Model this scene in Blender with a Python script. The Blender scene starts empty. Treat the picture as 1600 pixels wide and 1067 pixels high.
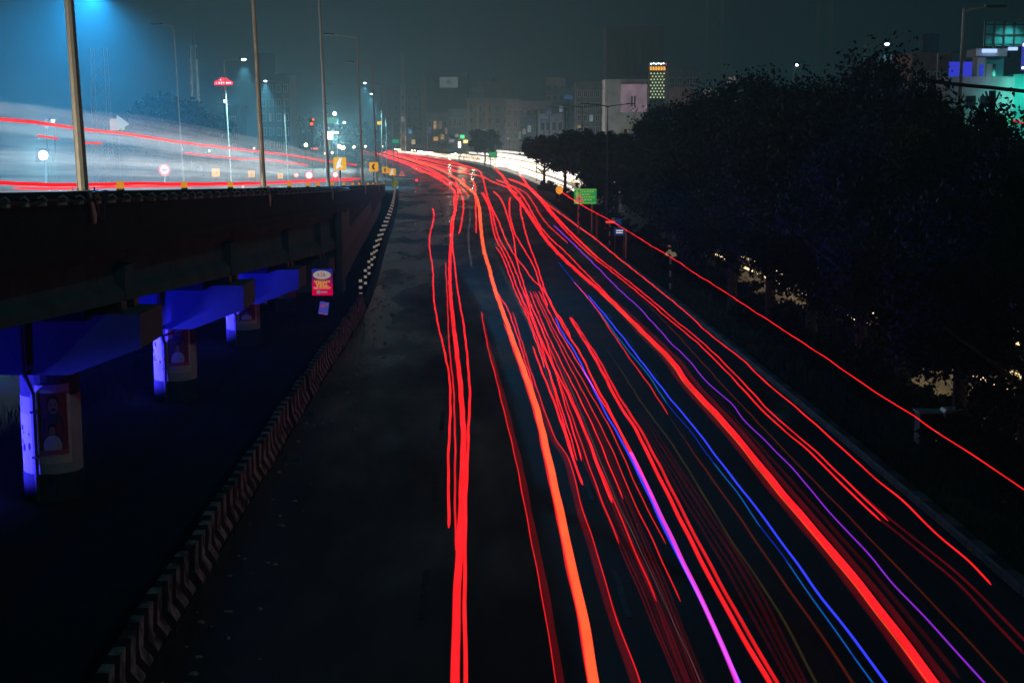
import bpy, bmesh, math, random
import numpy as np
from mathutils import Vector, Matrix

random.seed(7)
rng = np.random.default_rng(7)
S = bpy.context.scene
C = S.collection
PI = math.pi

# ------------------------------------------------------------------ camera, world, added fill sun, exposure
FPX = 2200.0                                   # focal length in photo pixels (photo is 1600 wide)
CAM = Vector((0, 0, 8.0))
PITCH = math.atan((533.5 - 207) / FPX)
cd = bpy.data.cameras.new('camera')
cam = bpy.data.objects.new('camera', cd)
C.objects.link(cam)
cam.location = CAM
cam.rotation_euler = (PI / 2 - PITCH, 0, 0)
cd.sensor_width = 36
cd.lens = FPX / 1600 * 36
cd.clip_start = 0.2
cd.clip_end = 6000
S.camera = cam

HAZE_DENSITY = 0.0010
W = bpy.data.worlds.new('World')
S.world = W
W.use_nodes = True
nt = W.node_tree
nt.nodes.clear()
out = nt.nodes.new('ShaderNodeOutputWorld')
sky = nt.nodes.new('ShaderNodeTexSky')
sky.sky_type = 'NISHITA'
sky.sun_disc = False
sky.sun_elevation = math.radians(38)
sky.sun_rotation = math.radians(130)
bg = nt.nodes.new('ShaderNodeBackground')
bg.inputs['Strength'].default_value = 0.00002
nt.links.new(sky.outputs[0], bg.inputs['Color'])
bg2 = nt.nodes.new('ShaderNodeBackground')     # city glow on the murky night air
bg2.inputs['Color'].default_value = (0.0006, 0.0048, 0.0068, 1)
bg2.inputs['Strength'].default_value = 1.0
addw = nt.nodes.new('ShaderNodeAddShader')
nt.links.new(bg.outputs[0], addw.inputs[0])
nt.links.new(bg2.outputs[0], addw.inputs[1])
nt.links.new(addw.outputs[0], out.inputs['Surface'])

sd = bpy.data.lights.new('fill_sun', 'SUN')  # added teal fill for girders and barrier, with no source in the scene
sd.energy = 0.11
sd.angle = math.radians(0.5)
sd.color = (0.42, 0.92, 1.0)
fill_sun = bpy.data.objects.new('fill_sun', sd)
C.objects.link(fill_sun)
fill_sun.rotation_euler = Vector((-0.62, 0.52, -0.62)).to_track_quat('-Z', 'Y').to_euler()

S.view_settings.view_transform = 'Standard'
S.view_settings.look = 'None'
S.view_settings.exposure = 0.0
S.view_settings.gamma = 1.0
S.view_settings.use_curve_mapping = False
S.render.engine = 'CYCLES'
cy = S.cycles
cy.use_denoising = True
cy.max_bounces = 5
cy.diffuse_bounces = 2
cy.glossy_bounces = 3
cy.transmission_bounces = 2
cy.volume_bounces = 1
cy.transparent_max_bounces = 40
cy.sample_clamp_indirect = 2.0
cy.use_light_tree = True
cy.caustics_reflective = False
cy.caustics_refractive = False

# ------------------------------------------------------------------ photo pixel -> place
CP, SP = math.cos(PITCH), math.sin(PITCH)


def ray(px, py):
    dx = (px - 800) / FPX
    dy = -(py - 533.5) / FPX
    return Vector((dx, CP + dy * SP, -SP + dy * CP))


def at_z(px, py, z):
    d = ray(px, py)
    return CAM + d * ((z - CAM.z) / d.z)


def at_y(px, py, Y):
    d = ray(px, py)
    return CAM + d * (Y / d.y)


def lerp(tab, y):
    if y <= tab[0][0]:
        (a, b), (c, d) = tab[0], tab[1]
    elif y >= tab[-1][0]:
        (a, b), (c, d) = tab[-2], tab[-1]
    else:
        for i in range(len(tab) - 1):
            if tab[i][0] <= y <= tab[i + 1][0]:
                (a, b), (c, d) = tab[i], tab[i + 1]
                break
    return b + (d - b) * (y - a) / (c - a)


def smooth_tab(tab, step=6.0):
    """densify with a monotone-ish Catmull-Rom so curves do not kink"""
    res = []
    n = len(tab)
    for i in range(n - 1):
        p0 = tab[max(i - 1, 0)]; p1 = tab[i]; p2 = tab[i + 1]; p3 = tab[min(i + 2, n - 1)]
        k = max(1, int((p2[0] - p1[0]) / step))
        m1 = (p2[1] - p0[1]) / max(1e-6, (p2[0] - p0[0]))
        m2 = (p3[1] - p1[1]) / max(1e-6, (p3[0] - p1[0]))
        h = p2[0] - p1[0]
        for j in range(k):
            t = j / k
            v = ((2 * t**3 - 3 * t**2 + 1) * p1[1] + (t**3 - 2 * t**2 + t) * h * m1
                 + (-2 * t**3 + 3 * t**2) * p2[1] + (t**3 - t**2) * h * m2)
            res.append((p1[0] + h * t, v))
    res.append(tab[-1])
    return res


LEFT = smooth_tab([(-20, -4.7), (18, -5.42), (35, -5.92), (50, -6.3), (65, -6.7), (96, -8.7), (143, -11.7), (190, -15.3), (225, -18.4),
                   (320, -33), (463, -60), (607, -100), (760, -160)])
RIGHT = smooth_tab([(-20, 9.2), (20, 8.9), (35, 8.6), (75, 7.3), (120, 5.6), (171, 3.6), (225, 0.2), (273, -4.0), (317, -9), (360, -16),
                    (440, -28), (500, -42), (607, -72), (760, -125)])
OPP = smooth_tab([(-20, 14.4), (30, 14.0), (70, 12.6), (120, 10.2), (193, 6.4), (277, 0.6), (320, -3.6), (373, -10), (440, -22), (487, -31), (607, -58), (760, -105)])
SHIFT = smooth_tab([(-20, 0), (40, 0), (65, -0.25), (96, -2.1), (143, -5.1), (190, -9), (225, -12), (320, -26), (463, -52), (607, -90)])


def left(y): return lerp(LEFT, y)
def right(y): return lerp(RIGHT, y)
def opp(y): return lerp(OPP, y)
def shift(y): return lerp(SHIFT, y)
def par_top(y): return 7.85 - 0.0356 * y
def deck_z(y): return par_top(y) - 1.0
def gird_bot(y): return 6.05 - 0.0545 * y


def at_lane(px, py, x0):
    """point on the vertical surface that runs along a flyover lane x0"""
    d = ray(px, py)
    lo, hi = 5.0, 420.0
    for _ in range(50):
        m = (lo + hi) / 2
        p = CAM + d * (m / d.y)
        if p.x > x0 + shift(p.y):
            lo = m
        else:
            hi = m
    return CAM + d * (lo / d.y)

# ------------------------------------------------------------------ materials


def newmat(name):
    m = bpy.data.materials.new(name)
    m.use_nodes = True
    m.node_tree.nodes.clear()
    return m, m.node_tree, m.node_tree.nodes.new('ShaderNodeOutputMaterial')


def surf(name, col, rough=0.8, var=0.35, scale=3.0, metal=0.0, spec=0.3, bump=0.15, col2=None, detail=6, bscale=None, rvar=0.0):
    m, t, o = newmat(name)
    N, L = t.nodes.new, t.links.new
    b = N('ShaderNodeBsdfPrincipled')
    tc = N('ShaderNodeTexCoord')
    n = N('ShaderNodeTexNoise')
    n.inputs['Scale'].default_value = scale
    n.inputs['Detail'].default_value = detail
    n.inputs['Roughness'].default_value = 0.62
    L(tc.outputs['Object'], n.inputs['Vector'])
    r = N('ShaderNodeValToRGB')
    c2 = col2 or tuple(c * (1 - var) for c in col)
    r.color_ramp.elements[0].position = 0.33
    r.color_ramp.elements[1].position = 0.67
    r.color_ramp.elements[0].color = (*c2, 1)
    r.color_ramp.elements[1].color = (*col, 1)
    L(n.outputs['Fac'], r.inputs['Fac'])
    L(r.outputs[0], b.inputs['Base Color'])
    b.inputs['Roughness'].default_value = rough
    b.inputs['Metallic'].default_value = metal
    b.inputs['Specular IOR Level'].default_value = spec
    if rvar:
        mp = N('ShaderNodeMapRange')
        mp.inputs['To Min'].default_value = max(0.05, rough - rvar)
        mp.inputs['To Max'].default_value = min(1, rough + rvar)
        L(n.outputs['Fac'], mp.inputs['Value'])
        L(mp.outputs[0], b.inputs['Roughness'])
    if bump:
        n2 = N('ShaderNodeTexNoise')
        n2.inputs['Scale'].default_value = bscale or scale * 7
        n2.inputs['Detail'].default_value = 5
        L(tc.outputs['Object'], n2.inputs['Vector'])
        bp = N('ShaderNodeBump')
        bp.inputs['Strength'].default_value = bump
        bp.inputs['Distance'].default_value = 0.03
        L(n2.outputs['Fac'], bp.inputs['Height'])
        L(bp.outputs[0], b.inputs['Normal'])
    L(b.outputs[0], o.inputs['Surface'])
    return m


def glow(name, col, strength=1.0, add=False, sample=True, wobble=0.0, up=False):
    """something that gives off light; add: a faint light the scene behind still shows through"""
    m, t, o = newmat(name)
    N, L = t.nodes.new, t.links.new
    e = N('ShaderNodeEmission')
    e.inputs['Color'].default_value = (*col, 1)
    e.inputs['Strength'].default_value = strength
    if wobble:
        tc = N('ShaderNodeTexCoord')
        n = N('ShaderNodeTexNoise')
        n.inputs['Scale'].default_value = 0.5
        n.inputs['Detail'].default_value = 4
        L(tc.outputs['Object'], n.inputs['Vector'])
        mp = N('ShaderNodeMapRange')
        mp.inputs['From Min'].default_value = 0.3
        mp.inputs['From Max'].default_value = 0.7
        mp.inputs['To Min'].default_value = strength * (1 - wobble)
        mp.inputs['To Max'].default_value = strength * (1 + wobble)
        L(n.outputs['Fac'], mp.inputs['Value'])
        L(mp.outputs[0], e.inputs['Strength'])
    if up:      # emission shaped by facing: painted soft edges, little spill onto road and barrier
        ge = N('ShaderNodeNewGeometry')
        sn = N('ShaderNodeSeparateXYZ'); L(ge.outputs['Normal'], sn.inputs[0])
        sp_ = N('ShaderNodeSeparateXYZ'); L(ge.outputs['Position'], sp_.inputs[0])
        fy = N('ShaderNodeMapRange'); fy.inputs['From Min'].default_value = 70; fy.inputs['From Max'].default_value = 190
        fy.inputs['To Min'].default_value = 0.0; fy.inputs['To Max'].default_value = 1.1
        L(sp_.outputs['Y'], fy.inputs['Value'])
        ad_ = N('ShaderNodeMath'); ad_.operation = 'ADD'
        L(sn.outputs['Z'], ad_.inputs[0]); L(fy.outputs[0], ad_.inputs[1])
        um = N('ShaderNodeMapRange'); um.interpolation_type = 'SMOOTHSTEP'
        um.inputs['From Min'].default_value = 0.22; um.inputs['From Max'].default_value = 0.90
        L(ad_.outputs[0], um.inputs['Value'])
        bk = N('ShaderNodeMath'); bk.operation = 'SUBTRACT'; bk.inputs[0].default_value = 1.0; L(ge.outputs['Backfacing'], bk.inputs[1])
        um2 = N('ShaderNodeMath'); um2.operation = 'MULTIPLY'; L(um.outputs[0], um2.inputs[0]); L(bk.outputs[0], um2.inputs[1])
        um = um2
        mu = N('ShaderNodeMath'); mu.operation = 'MULTIPLY'
        if wobble:
            L(mp.outputs[0], mu.inputs[0])
        else:
            mu.inputs[0].default_value = strength
        L(um.outputs[0], mu.inputs[1])
        L(mu.outputs[0], e.inputs['Strength'])
        add = True
    if add:
        tr = N('ShaderNodeBsdfTransparent')
        a = N('ShaderNodeAddShader')
        L(e.outputs[0], a.inputs[0]); L(tr.outputs[0], a.inputs[1])
        L(a.outputs[0], o.inputs['Surface'])
    else:
        L(e.outputs[0], o.inputs['Surface'])
    m.cycles.emission_sampling = 'FRONT' if sample else 'NONE'
    return m


def road_mat():
    m, t, o = newmat('wet_asphalt')
    N, L = t.nodes.new, t.links.new
    b = N('ShaderNodeBsdfPrincipled')
    tc = N('ShaderNodeTexCoord')
    fine = N('ShaderNodeTexNoise'); fine.inputs['Scale'].default_value = 9; fine.inputs['Detail'].default_value = 8
    big = N('ShaderNodeTexNoise'); big.inputs['Scale'].default_value = 0.28; big.inputs['Detail'].default_value = 7; big.inputs['Roughness'].default_value = 0.62
    mpv = N('ShaderNodeMapping'); mpv.inputs['Scale'].default_value = (1.0, 0.30, 1.0)
    L(tc.outputs['Object'], mpv.inputs['Vector'])
    L(mpv.outputs[0], big.inputs['Vector'])
    L(tc.outputs['Object'], fine.inputs['Vector'])
    r = N('ShaderNodeValToRGB')
    r.color_ramp.elements[0].color = (0.014, 0.015, 0.018, 1)
    r.color_ramp.elements[1].color = (0.028, 0.029, 0.032, 1)
    L(fine.outputs['Fac'], r.inputs['Fac'])
    L(r.outputs[0], b.inputs['Base Color'])
    # the shoulder by the flyover is wet: puddles where the broad noise is low, more of them at the road's left edge
    sep = N('ShaderNodeSeparateXYZ'); L(tc.outputs['Object'], sep.inputs[0])
    mx = N('ShaderNodeMapRange'); mx.inputs['From Min'].default_value = -2.5; mx.inputs['From Max'].default_value = -6.0
    mx.inputs['To Min'].default_value = 0.0; mx.inputs['To Max'].default_value = 0.22
    L(sep.outputs['X'], mx.inputs['Value'])
    ad = N('ShaderNodeMath'); ad.operation = 'SUBTRACT'
    L(big.outputs['Fac'], ad.inputs[0]); L(mx.outputs[0], ad.inputs[1])
    rr = N('ShaderNodeMapRange'); rr.inputs['From Min'].default_value = 0.26; rr.inputs['From Max'].default_value = 0.62
    rr.inputs['To Min'].default_value = 0.20; rr.inputs['To Max'].default_value = 0.66
    L(ad.outputs[0], rr.inputs['Value'])
    L(rr.outputs[0], b.inputs['Roughness'])
    b.inputs['Specular IOR Level'].default_value = 0.6
    bp = N('ShaderNodeBump'); bp.inputs['Strength'].default_value = 0.25; bp.inputs['Distance'].default_value = 0.012
    f2 = N('ShaderNodeTexNoise'); f2.inputs['Scale'].default_value = 30; f2.inputs['Detail'].default_value = 4
    L(tc.outputs['Object'], f2.inputs['Vector'])
    L(f2.outputs['Fac'], bp.inputs['Height'])
    L(bp.outputs[0], b.inputs['Normal'])
    L(b.outputs[0], o.inputs['Surface'])
    return m


def chevron_mat(name, period):
    m, t, o = newmat(name)
    N, L = t.nodes.new, t.links.new
    b = N('ShaderNodeBsdfPrincipled')
    tc = N('ShaderNodeTexCoord')
    sep = N('ShaderNodeSeparateXYZ'); L(tc.outputs['Object'], sep.inputs[0])
    a1 = N('ShaderNodeMath'); a1.operation = 'SUBTRACT'; a1.inputs[1].default_value = 0.32
    L(sep.outputs['Z'], a1.inputs[0])
    a2 = N('ShaderNodeMath'); a2.operation = 'ABSOLUTE'; L(a1.outputs[0], a2.inputs[0])
    a3 = N('ShaderNodeMath'); a3.operation = 'MULTIPLY'; a3.inputs[1].default_value = 0.9; L(a2.outputs[0], a3.inputs[0])
    a4 = N('ShaderNodeMath'); a4.operation = 'SUBTRACT'; L(sep.outputs['Y'], a4.inputs[0]); L(a3.outputs[0], a4.inputs[1])
    a5 = N('ShaderNodeMath'); a5.operation = 'DIVIDE'; a5.inputs[1].default_value = period; L(a4.outputs[0], a5.inputs[0])
    a6 = N('ShaderNodeMath'); a6.operation = 'FRACT'; L(a5.outputs[0], a6.inputs[0])
    nz = N('ShaderNodeTexNoise'); nz.inputs['Scale'].default_value = 3.5; nz.inputs['Detail'].default_value = 7
    geo = N('ShaderNodeNewGeometry'); L(geo.outputs['Position'], nz.inputs['Vector'])
    st = N('ShaderNodeMath'); st.operation = 'GREATER_THAN'; st.inputs[1].default_value = 0.5; L(a6.outputs[0], st.inputs[0])
    wear = N('ShaderNodeMapRange'); wear.inputs['From Min'].default_value = 0.38; wear.inputs['From Max'].default_value = 0.62
    wear.inputs['To Min'].default_value = 0.12; wear.inputs['To Max'].default_value = 1.0
    L(nz.outputs['Fac'], wear.inputs['Value'])
    mu = N('ShaderNodeMath'); mu.operation = 'MULTIPLY'; L(st.outputs[0], mu.inputs[0]); L(wear.outputs[0], mu.inputs[1])
    mix = N('ShaderNodeMix'); mix.data_type = 'RGBA'
    mix.inputs['A'].default_value = (0.02, 0.02, 0.022, 1); mix.inputs['B'].default_value = (0.40, 0.39, 0.385, 1)
    L(mu.outputs[0], mix.inputs['Factor'])
    L(mix.outputs['Result'], b.inputs['Base Color'])
    b.inputs['Roughness'].default_value = 0.8
    b.inputs['Specular IOR Level'].default_value = 0.2
    L(b.outputs[0], o.inputs['Surface'])
    return m


M = {}
M['ground'] = surf('dry_earth', (0.045, 0.042, 0.036), 0.95, scale=0.6, col2=(0.02, 0.022, 0.018), bump=0.4, bscale=6, spec=0.1)
M['road'] = road_mat()
M['opp_road'] = surf('shiny_asphalt', (0.11, 0.11, 0.11), 0.34, scale=0.8, spec=0.6, rvar=0.12)
M['deck_road'] = surf('deck_asphalt', (0.06, 0.06, 0.062), 0.7, scale=2)
M['concrete'] = surf('old_concrete', (0.050, 0.140, 0.160), 0.95, var=0.4, scale=1.1)
M['concrete_dark'] = surf('grimy_concrete', (0.012, 0.030, 0.036), 0.9, var=0.5, scale=1.3)
M['cap'] = surf('pier_cap_concrete', (0.13, 0.15, 0.20), 0.9, var=0.25, scale=0.8)
M['panel'] = surf('wall_panel_concrete', (0.15, 0.21, 0.23), 0.9, var=0.4, scale=0.9)
M['white_paint'] = surf('worn_white_paint', (0.55, 0.55, 0.53), 0.7, var=0.3, scale=2.2)
M['black_paint'] = surf('worn_black_paint', (0.025, 0.025, 0.027), 0.7, scale=3)
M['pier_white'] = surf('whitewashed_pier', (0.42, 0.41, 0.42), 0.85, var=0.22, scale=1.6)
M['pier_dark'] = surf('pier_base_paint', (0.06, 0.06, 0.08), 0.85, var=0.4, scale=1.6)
M['pipe'] = surf('pvc_pipe', (0.10, 0.10, 0.11), 0.5)
M['steel'] = surf('galvanised_steel', (0.62, 0.58, 0.48), 0.5, var=0.2, scale=4, metal=0.25, bump=0.03)
M['dark_steel'] = surf('dark_steel', (0.08, 0.085, 0.09), 0.5, var=0.3, scale=4, metal=0.4, bump=0.03)
M['kerb_white'] = surf('faded_kerb_paint', (0.11, 0.11, 0.115), 0.85, var=0.5, scale=4); M['kerb_black'] = M['black_paint']
M['marking'] = surf('worn_road_paint', (0.11, 0.11, 0.11), 0.8, var=0.6, scale=5)
M['bark'] = surf('bark', (0.10, 0.085, 0.07), 0.95, var=0.5, scale=6, bump=0.6)
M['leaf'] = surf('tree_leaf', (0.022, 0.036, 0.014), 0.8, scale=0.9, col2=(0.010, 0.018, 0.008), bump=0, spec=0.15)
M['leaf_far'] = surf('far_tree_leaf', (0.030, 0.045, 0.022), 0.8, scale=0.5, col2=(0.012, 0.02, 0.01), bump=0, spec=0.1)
M['grass'] = surf('rough_grass', (0.06, 0.08, 0.03), 0.85, scale=1.5, col2=(0.025, 0.035, 0.015), bump=0, spec=0.15)
M['yellow'] = surf('reflective_yellow', (0.85, 0.42, 0.03), 0.55, var=0.15, scale=6, bump=0)
M['sign_black'] = surf('sign_black', (0.02, 0.02, 0.02), 0.5, bump=0)
M['sign_white'] = surf('sign_white', (0.75, 0.74, 0.70), 0.5, var=0.12, bump=0)
M['sign_red'] = surf('sign_red', (0.6, 0.04, 0.03), 0.5, var=0.15, bump=0)
M['sign_green'] = surf('sign_green', (0.03, 0.35, 0.10), 0.5, var=0.2, bump=0)
M['sign_blue'] = surf('sign_blue', (0.03, 0.10, 0.45), 0.5, var=0.2, bump=0)
M['plastic_amber'] = surf('amber_reflector', (0.9, 0.35, 0.02), 0.35, bump=0)
M['window_dark'] = surf('dark_window_glass', (0.03, 0.035, 0.045), 0.15, spec=0.5, bump=0)
M['board_dark'] = surf('dark_hoarding', (0.045, 0.05, 0.055), 0.8, var=0.3, scale=0.3)

RED = (1.0, 0.012, 0.016)
ORANGE = (1.0, 0.085, 0.022)
G = {}
G['red'] = glow('tail_light_red', RED, 1.25, wobble=0.35, up=True)
G['red_deck'] = glow('tail_light_red_deck', RED, 1.25, wobble=0.12)
G['red_mid'] = glow('tail_light_red_soft', RED, 0.8, add=True, wobble=0.2, up=True)
G['red_dim'] = glow('tail_light_red_dim', (1.0, 0.012, 0.03), 0.07, add=True, sample=False, wobble=0.3, up=True)
G['red_faint'] = glow('tail_light_red_faint', (1.0, 0.02, 0.03), 0.022, add=True, sample=False, wobble=0.4, up=True)
G['brown'] = glow('tail_light_brown', (1.0, 0.10, 0.02), 0.06, add=True, sample=False, wobble=0.3, up=True)
G['orange'] = glow('tail_light_orange', ORANGE, 1.6, wobble=0.2, up=True)
G['pink'] = glow('tail_light_pink', (0.80, 0.045, 0.68), 1.1, up=True)
G['blue'] = glow('strip_light_blue', (0.03, 0.045, 1.0), 1.3, up=True)
G['blue_dim'] = glow('strip_light_blue_dim', (0.008, 0.05, 1.0), 0.28, add=True, sample=False, up=True)
G['teal'] = glow('strip_light_teal', (0.0, 0.42, 0.33), 0.22, add=True, sample=False, up=True)
G['purple'] = glow('strip_light_purple', (0.25, 0.018, 0.62), 1.1, up=True)
G['olive'] = glow('indicator_olive', (0.5, 0.32, 0.06), 0.045, add=True, sample=False, wobble=0.4, up=True)
G['amber'] = glow('indicator_amber', (1.0, 0.35, 0.03), 0.22, add=True, sample=False, up=True)
G['grey'] = glow('reflector_grey', (0.6, 0.6, 0.65), 0.055, add=True, sample=False, wobble=0.4, up=True)
G['white'] = glow('headlight_white', (1.0, 0.90, 0.76), 1.7, wobble=0.8)
G['white_warm'] = glow('headlight_warm', (1.0, 0.66, 0.34), 1.3, wobble=0.8)
G['white_soft'] = glow('headlight_white_soft', (1.0, 0.90, 0.78), 0.7, add=True, wobble=0.4)
G['pale'] = glow('headlight_haze_pale', (1.0, 0.93, 0.88), 0.022, add=True, sample=False, wobble=0.5)
G['pale_cool'] = glow('headlight_haze_cool', (0.65, 0.9, 1.0), 0.022, add=True, sample=False, wobble=0.5)
G['lens'] = glow('lamp_lens', (0.85, 0.97, 1.0), 14.0, sample=False)
G['lens_warm'] = glow('warm_lamp_lens', (1.0, 0.80, 0.45), 9.0, sample=False)
G['head_amber'] = glow('oncoming_headlight', (1.0, 0.70, 0.34), 2.2, sample=False, wobble=0.5)

# ------------------------------------------------------------------ mesh helpers


class MB:
    def __init__(s):
        s.v = []; s.f = []; s.mi = []

    def add(s, vs, fs, mi=0):
        o = len(s.v)
        s.v.extend([tuple(v) for v in vs])
        s.f.extend([tuple(i + o for i in f) for f in fs])
        s.mi.extend([mi] * len(fs))
        return s

    def box(s, lo, hi, mi=0, rot=None, org=(0, 0, 0)):
        x0, y0, z0 = lo; x1, y1, z1 = hi
        vs = [Vector(p) for p in ((x0, y0, z0), (x1, y0, z0), (x1, y1, z0), (x0, y1, z0), (x0, y0, z1), (x1, y0, z1), (x1, y1, z1), (x0, y1, z1))]
        if rot is not None:
            vs = [rot @ (v - Vector(org)) + Vector(org) for v in vs]
        return s.add(vs, [(0, 3, 2, 1), (4, 5, 6, 7), (0, 1, 5, 4), (1, 2, 6, 5), (2, 3, 7, 6), (3, 0, 4, 7)], mi)

    def tube(s, pts, rad, n=6, mi=0, flat=1.0, cap=True):
        pts = [Vector(p) for p in pts]
        k = len(pts)
        rs = rad if hasattr(rad, '__len__') else [rad] * k
        fl = flat if hasattr(flat, '__len__') else [flat] * k
        rings = []
        for i, p in enumerate(pts):
            t = (pts[min(i + 1, k - 1)] - pts[max(i - 1, 0)])
            if t.length < 1e-9:
                t = Vector((0, 0, 1))
            t.normalize()
            up = Vector((0, 0, 1)) if abs(t.z) < 0.95 else Vector((1, 0, 0))
            a = t.cross(up).normalized(); b = a.cross(t)
            for j in range(n):
                q = 2 * PI * j / n
                rings.append(p + a * math.cos(q) * rs[i] + b * math.sin(q) * rs[i] * fl[i])
        fs = []
        for i in range(k - 1):
            for j in range(n):
                fs.append((i * n + j, i * n + (j + 1) % n, (i + 1) * n + (j + 1) % n, (i + 1) * n + j))
        if cap:
            fs.append(tuple(range(n - 1, -1, -1)))
            fs.append(tuple((k - 1) * n + j for j in range(n)))
        return s.add(rings, fs, mi)

    def prism(s, poly, y0, y1, mi=0, axis='y'):
        """poly: 2-D outline (a, b); extruded along axis"""
        def P(a, b, c):
            return {'y': (a, c, b), 'x': (c, a, b), 'z': (a, b, c)}[axis]
        n = len(poly)
        vs = [P(a, b, y0) for a, b in poly] + [P(a, b, y1) for a, b in poly]
        fs = [tuple(range(n - 1, -1, -1)), tuple(range(n, 2 * n))] + [(i, (i + 1) % n, n + (i + 1) % n, n + i) for i in range(n)]
        return s.add(vs, fs, mi)

    def ball(s, c, r, mi=0, nu=10, nv=6, sc=(1, 1, 1)):
        vs = []; fs = []
        for i in range(nv + 1):
            th = PI * i / nv
            for j in range(nu):
                ph = 2 * PI * j / nu
                vs.append((c[0] + r * sc[0] * math.sin(th) * math.cos(ph), c[1] + r * sc[1] * math.sin(th) * math.sin(ph), c[2] + r * sc[2] * math.cos(th)))
        for i in range(nv):
            for j in range(nu):
                fs.append((i * nu + j, (i + 1) * nu + j, (i + 1) * nu + (j + 1) % nu, i * nu + (j + 1) % nu))
        return s.add(vs, fs, mi)

    def mesh(s, name, mats, smooth=False):
        me = bpy.data.meshes.new(name)
        me.from_pydata(s.v, [], s.f)
        for m in (mats if isinstance(mats, (list, tuple)) else [mats]):
            me.materials.append(m)
        if any(s.mi):
            me.polygons.foreach_set('material_index', s.mi)
        bm = bmesh.new(); bm.from_mesh(me)
        bmesh.ops.recalc_face_normals(bm, faces=bm.faces)
        bm.to_mesh(me); bm.free()
        if smooth:
            me.polygons.foreach_set('use_smooth', [True] * len(me.polygons))
        me.update()
        return me

    def build(s, name, mats, parent=None, smooth=False):
        return link(name, s.mesh(name, mats, smooth), parent)


def link(name, me, parent=None):
    o = bpy.data.objects.new(name, me)
    C.objects.link(o)
    if parent is not None:
        o.parent = parent
    return o


def tag(o, label=None, cat=None, group=None, kind=None):
    if label: o['label'] = label
    if cat: o['category'] = cat
    if group: o['group'] = group
    if kind: o['kind'] = kind
    return o


def thing(name, label, cat, loc=(0, 0, 0), rz=0, group=None):
    o = bpy.data.objects.new(name, None)
    C.objects.link(o)
    o.location = loc
    o.rotation_euler = (0, 0, rz)
    return tag(o, label, cat, group)


def copy_tree(o, parent=None):
    c = o.copy()
    C.objects.link(c)
    if parent is not None:
        c.parent = parent
        c.matrix_parent_inverse = o.matrix_parent_inverse.copy()
    for ch in list(o.children):
        copy_tree(ch, c)
    return c


def spot(name, loc, aim, power, color, angle=110, blend=0.6, size=0.15, parent=None):
    l = bpy.data.lights.new(name, 'SPOT')
    l.energy = power; l.color = color
    l.spot_size = math.radians(angle); l.spot_blend = blend
    l.shadow_soft_size = size
    o = bpy.data.objects.new(name, l)
    C.objects.link(o)
    o.location = loc
    o.rotation_euler = Vector(aim).to_track_quat('-Z', 'Y').to_euler()
    if parent is not None:
        o.parent = parent
    return o


def point(name, loc, power, color, size=0.3, parent=None):
    l = bpy.data.lights.new(name, 'POINT')
    l.energy = power; l.color = color; l.shadow_soft_size = size
    o = bpy.data.objects.new(name, l)
    C.objects.link(o)
    o.location = loc
    if parent is not None:
        o.parent = parent
    return o


def text_mesh(name, body, size, mat, parent, loc, align='CENTER', depth=0.006, rot=(PI / 2, 0, 0), bold=0.0):
    cu = bpy.data.curves.new(name, 'FONT')
    cu.body = body; cu.size = size; cu.align_x = align; cu.align_y = 'CENTER'
    cu.extrude = depth; cu.offset = bold
    cu.resolution_u = 3
    tmp = bpy.data.objects.new(name + '_tmp', cu)
    C.objects.link(tmp)
    dg = bpy.context.evaluated_depsgraph_get()
    me = bpy.data.meshes.new_from_object(tmp.evaluated_get(dg))
    bpy.data.objects.remove(tmp)
    me.materials.clear(); me.materials.append(mat)
    o = link(name, me, parent)
    o.location = loc
    o.rotation_euler = rot
    return o

# ------------------------------------------------------------------ ground, roads
gm = MB()
xs = [-1400, -500, -200, -80, -40, -20, -8, 8, 12, 20, 40, 90, 200, 500, 1400]
ys = [-150, -40, 0, 20, 40, 60, 90, 130, 200, 320, 500, 900, 1500, 2400]
gv = [(x, y, 0) for y in ys for x in xs]
nx = len(xs)
gf = [(j * nx + i, j * nx + i + 1, (j + 1) * nx + i + 1, (j + 1) * nx + i) for j in range(len(ys) - 1) for i in range(nx - 1)]
gm.add(gv, gf)
tag(gm.build('ground', M['ground']), kind='structure')


def strip(fa, fb, y0, y1, z, step=5.0):
    mb = MB(); vs = []; fs = []
    n = int((y1 - y0) / step)
    for i in range(n + 1):
        y = y0 + (y1 - y0) * i / n
        vs += [(fa(y), y, z), (fb(y), y, z)]
        if i:
            fs.append((2 * i - 2, 2 * i - 1, 2 * i + 1, 2 * i))
    return mb.add(vs, fs)


road = tag(strip(lambda y: left(y) + 0.05, right, -18, 740, 0.012).build('road', M['road']), kind='structure')
tag(strip(lambda y: opp(y) - 0.6, lambda y: opp(y) + 11.5, -18, 740, 0.012).build('opposite_road', M['opp_road']), kind='structure')
tag(strip(lambda y: left(y) - 3.0, lambda y: left(y) - 0.85, 10, 230, 0.008).build('path', M['concrete_dark']), kind='structure')

# lane dashes
dash = MB().box((-0.06, 0, 0), (0.06, 2.6, 0.005)).mesh('lane_dash', M['marking'])
for lane in (0.28, 0.52, 0.76):
    y = 15.0
    while y < 170:
        o = link('lane_dash', dash, road)
        x = left(y) + (right(y) - left(y)) * lane
        x2 = left(y + 2) + (right(y + 2) - left(y + 2)) * lane
        o.location = (x, y, 0.016)
        o.rotation_euler = (0, 0, math.atan2(-(x2 - x), 2))
        y += 7.5

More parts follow.
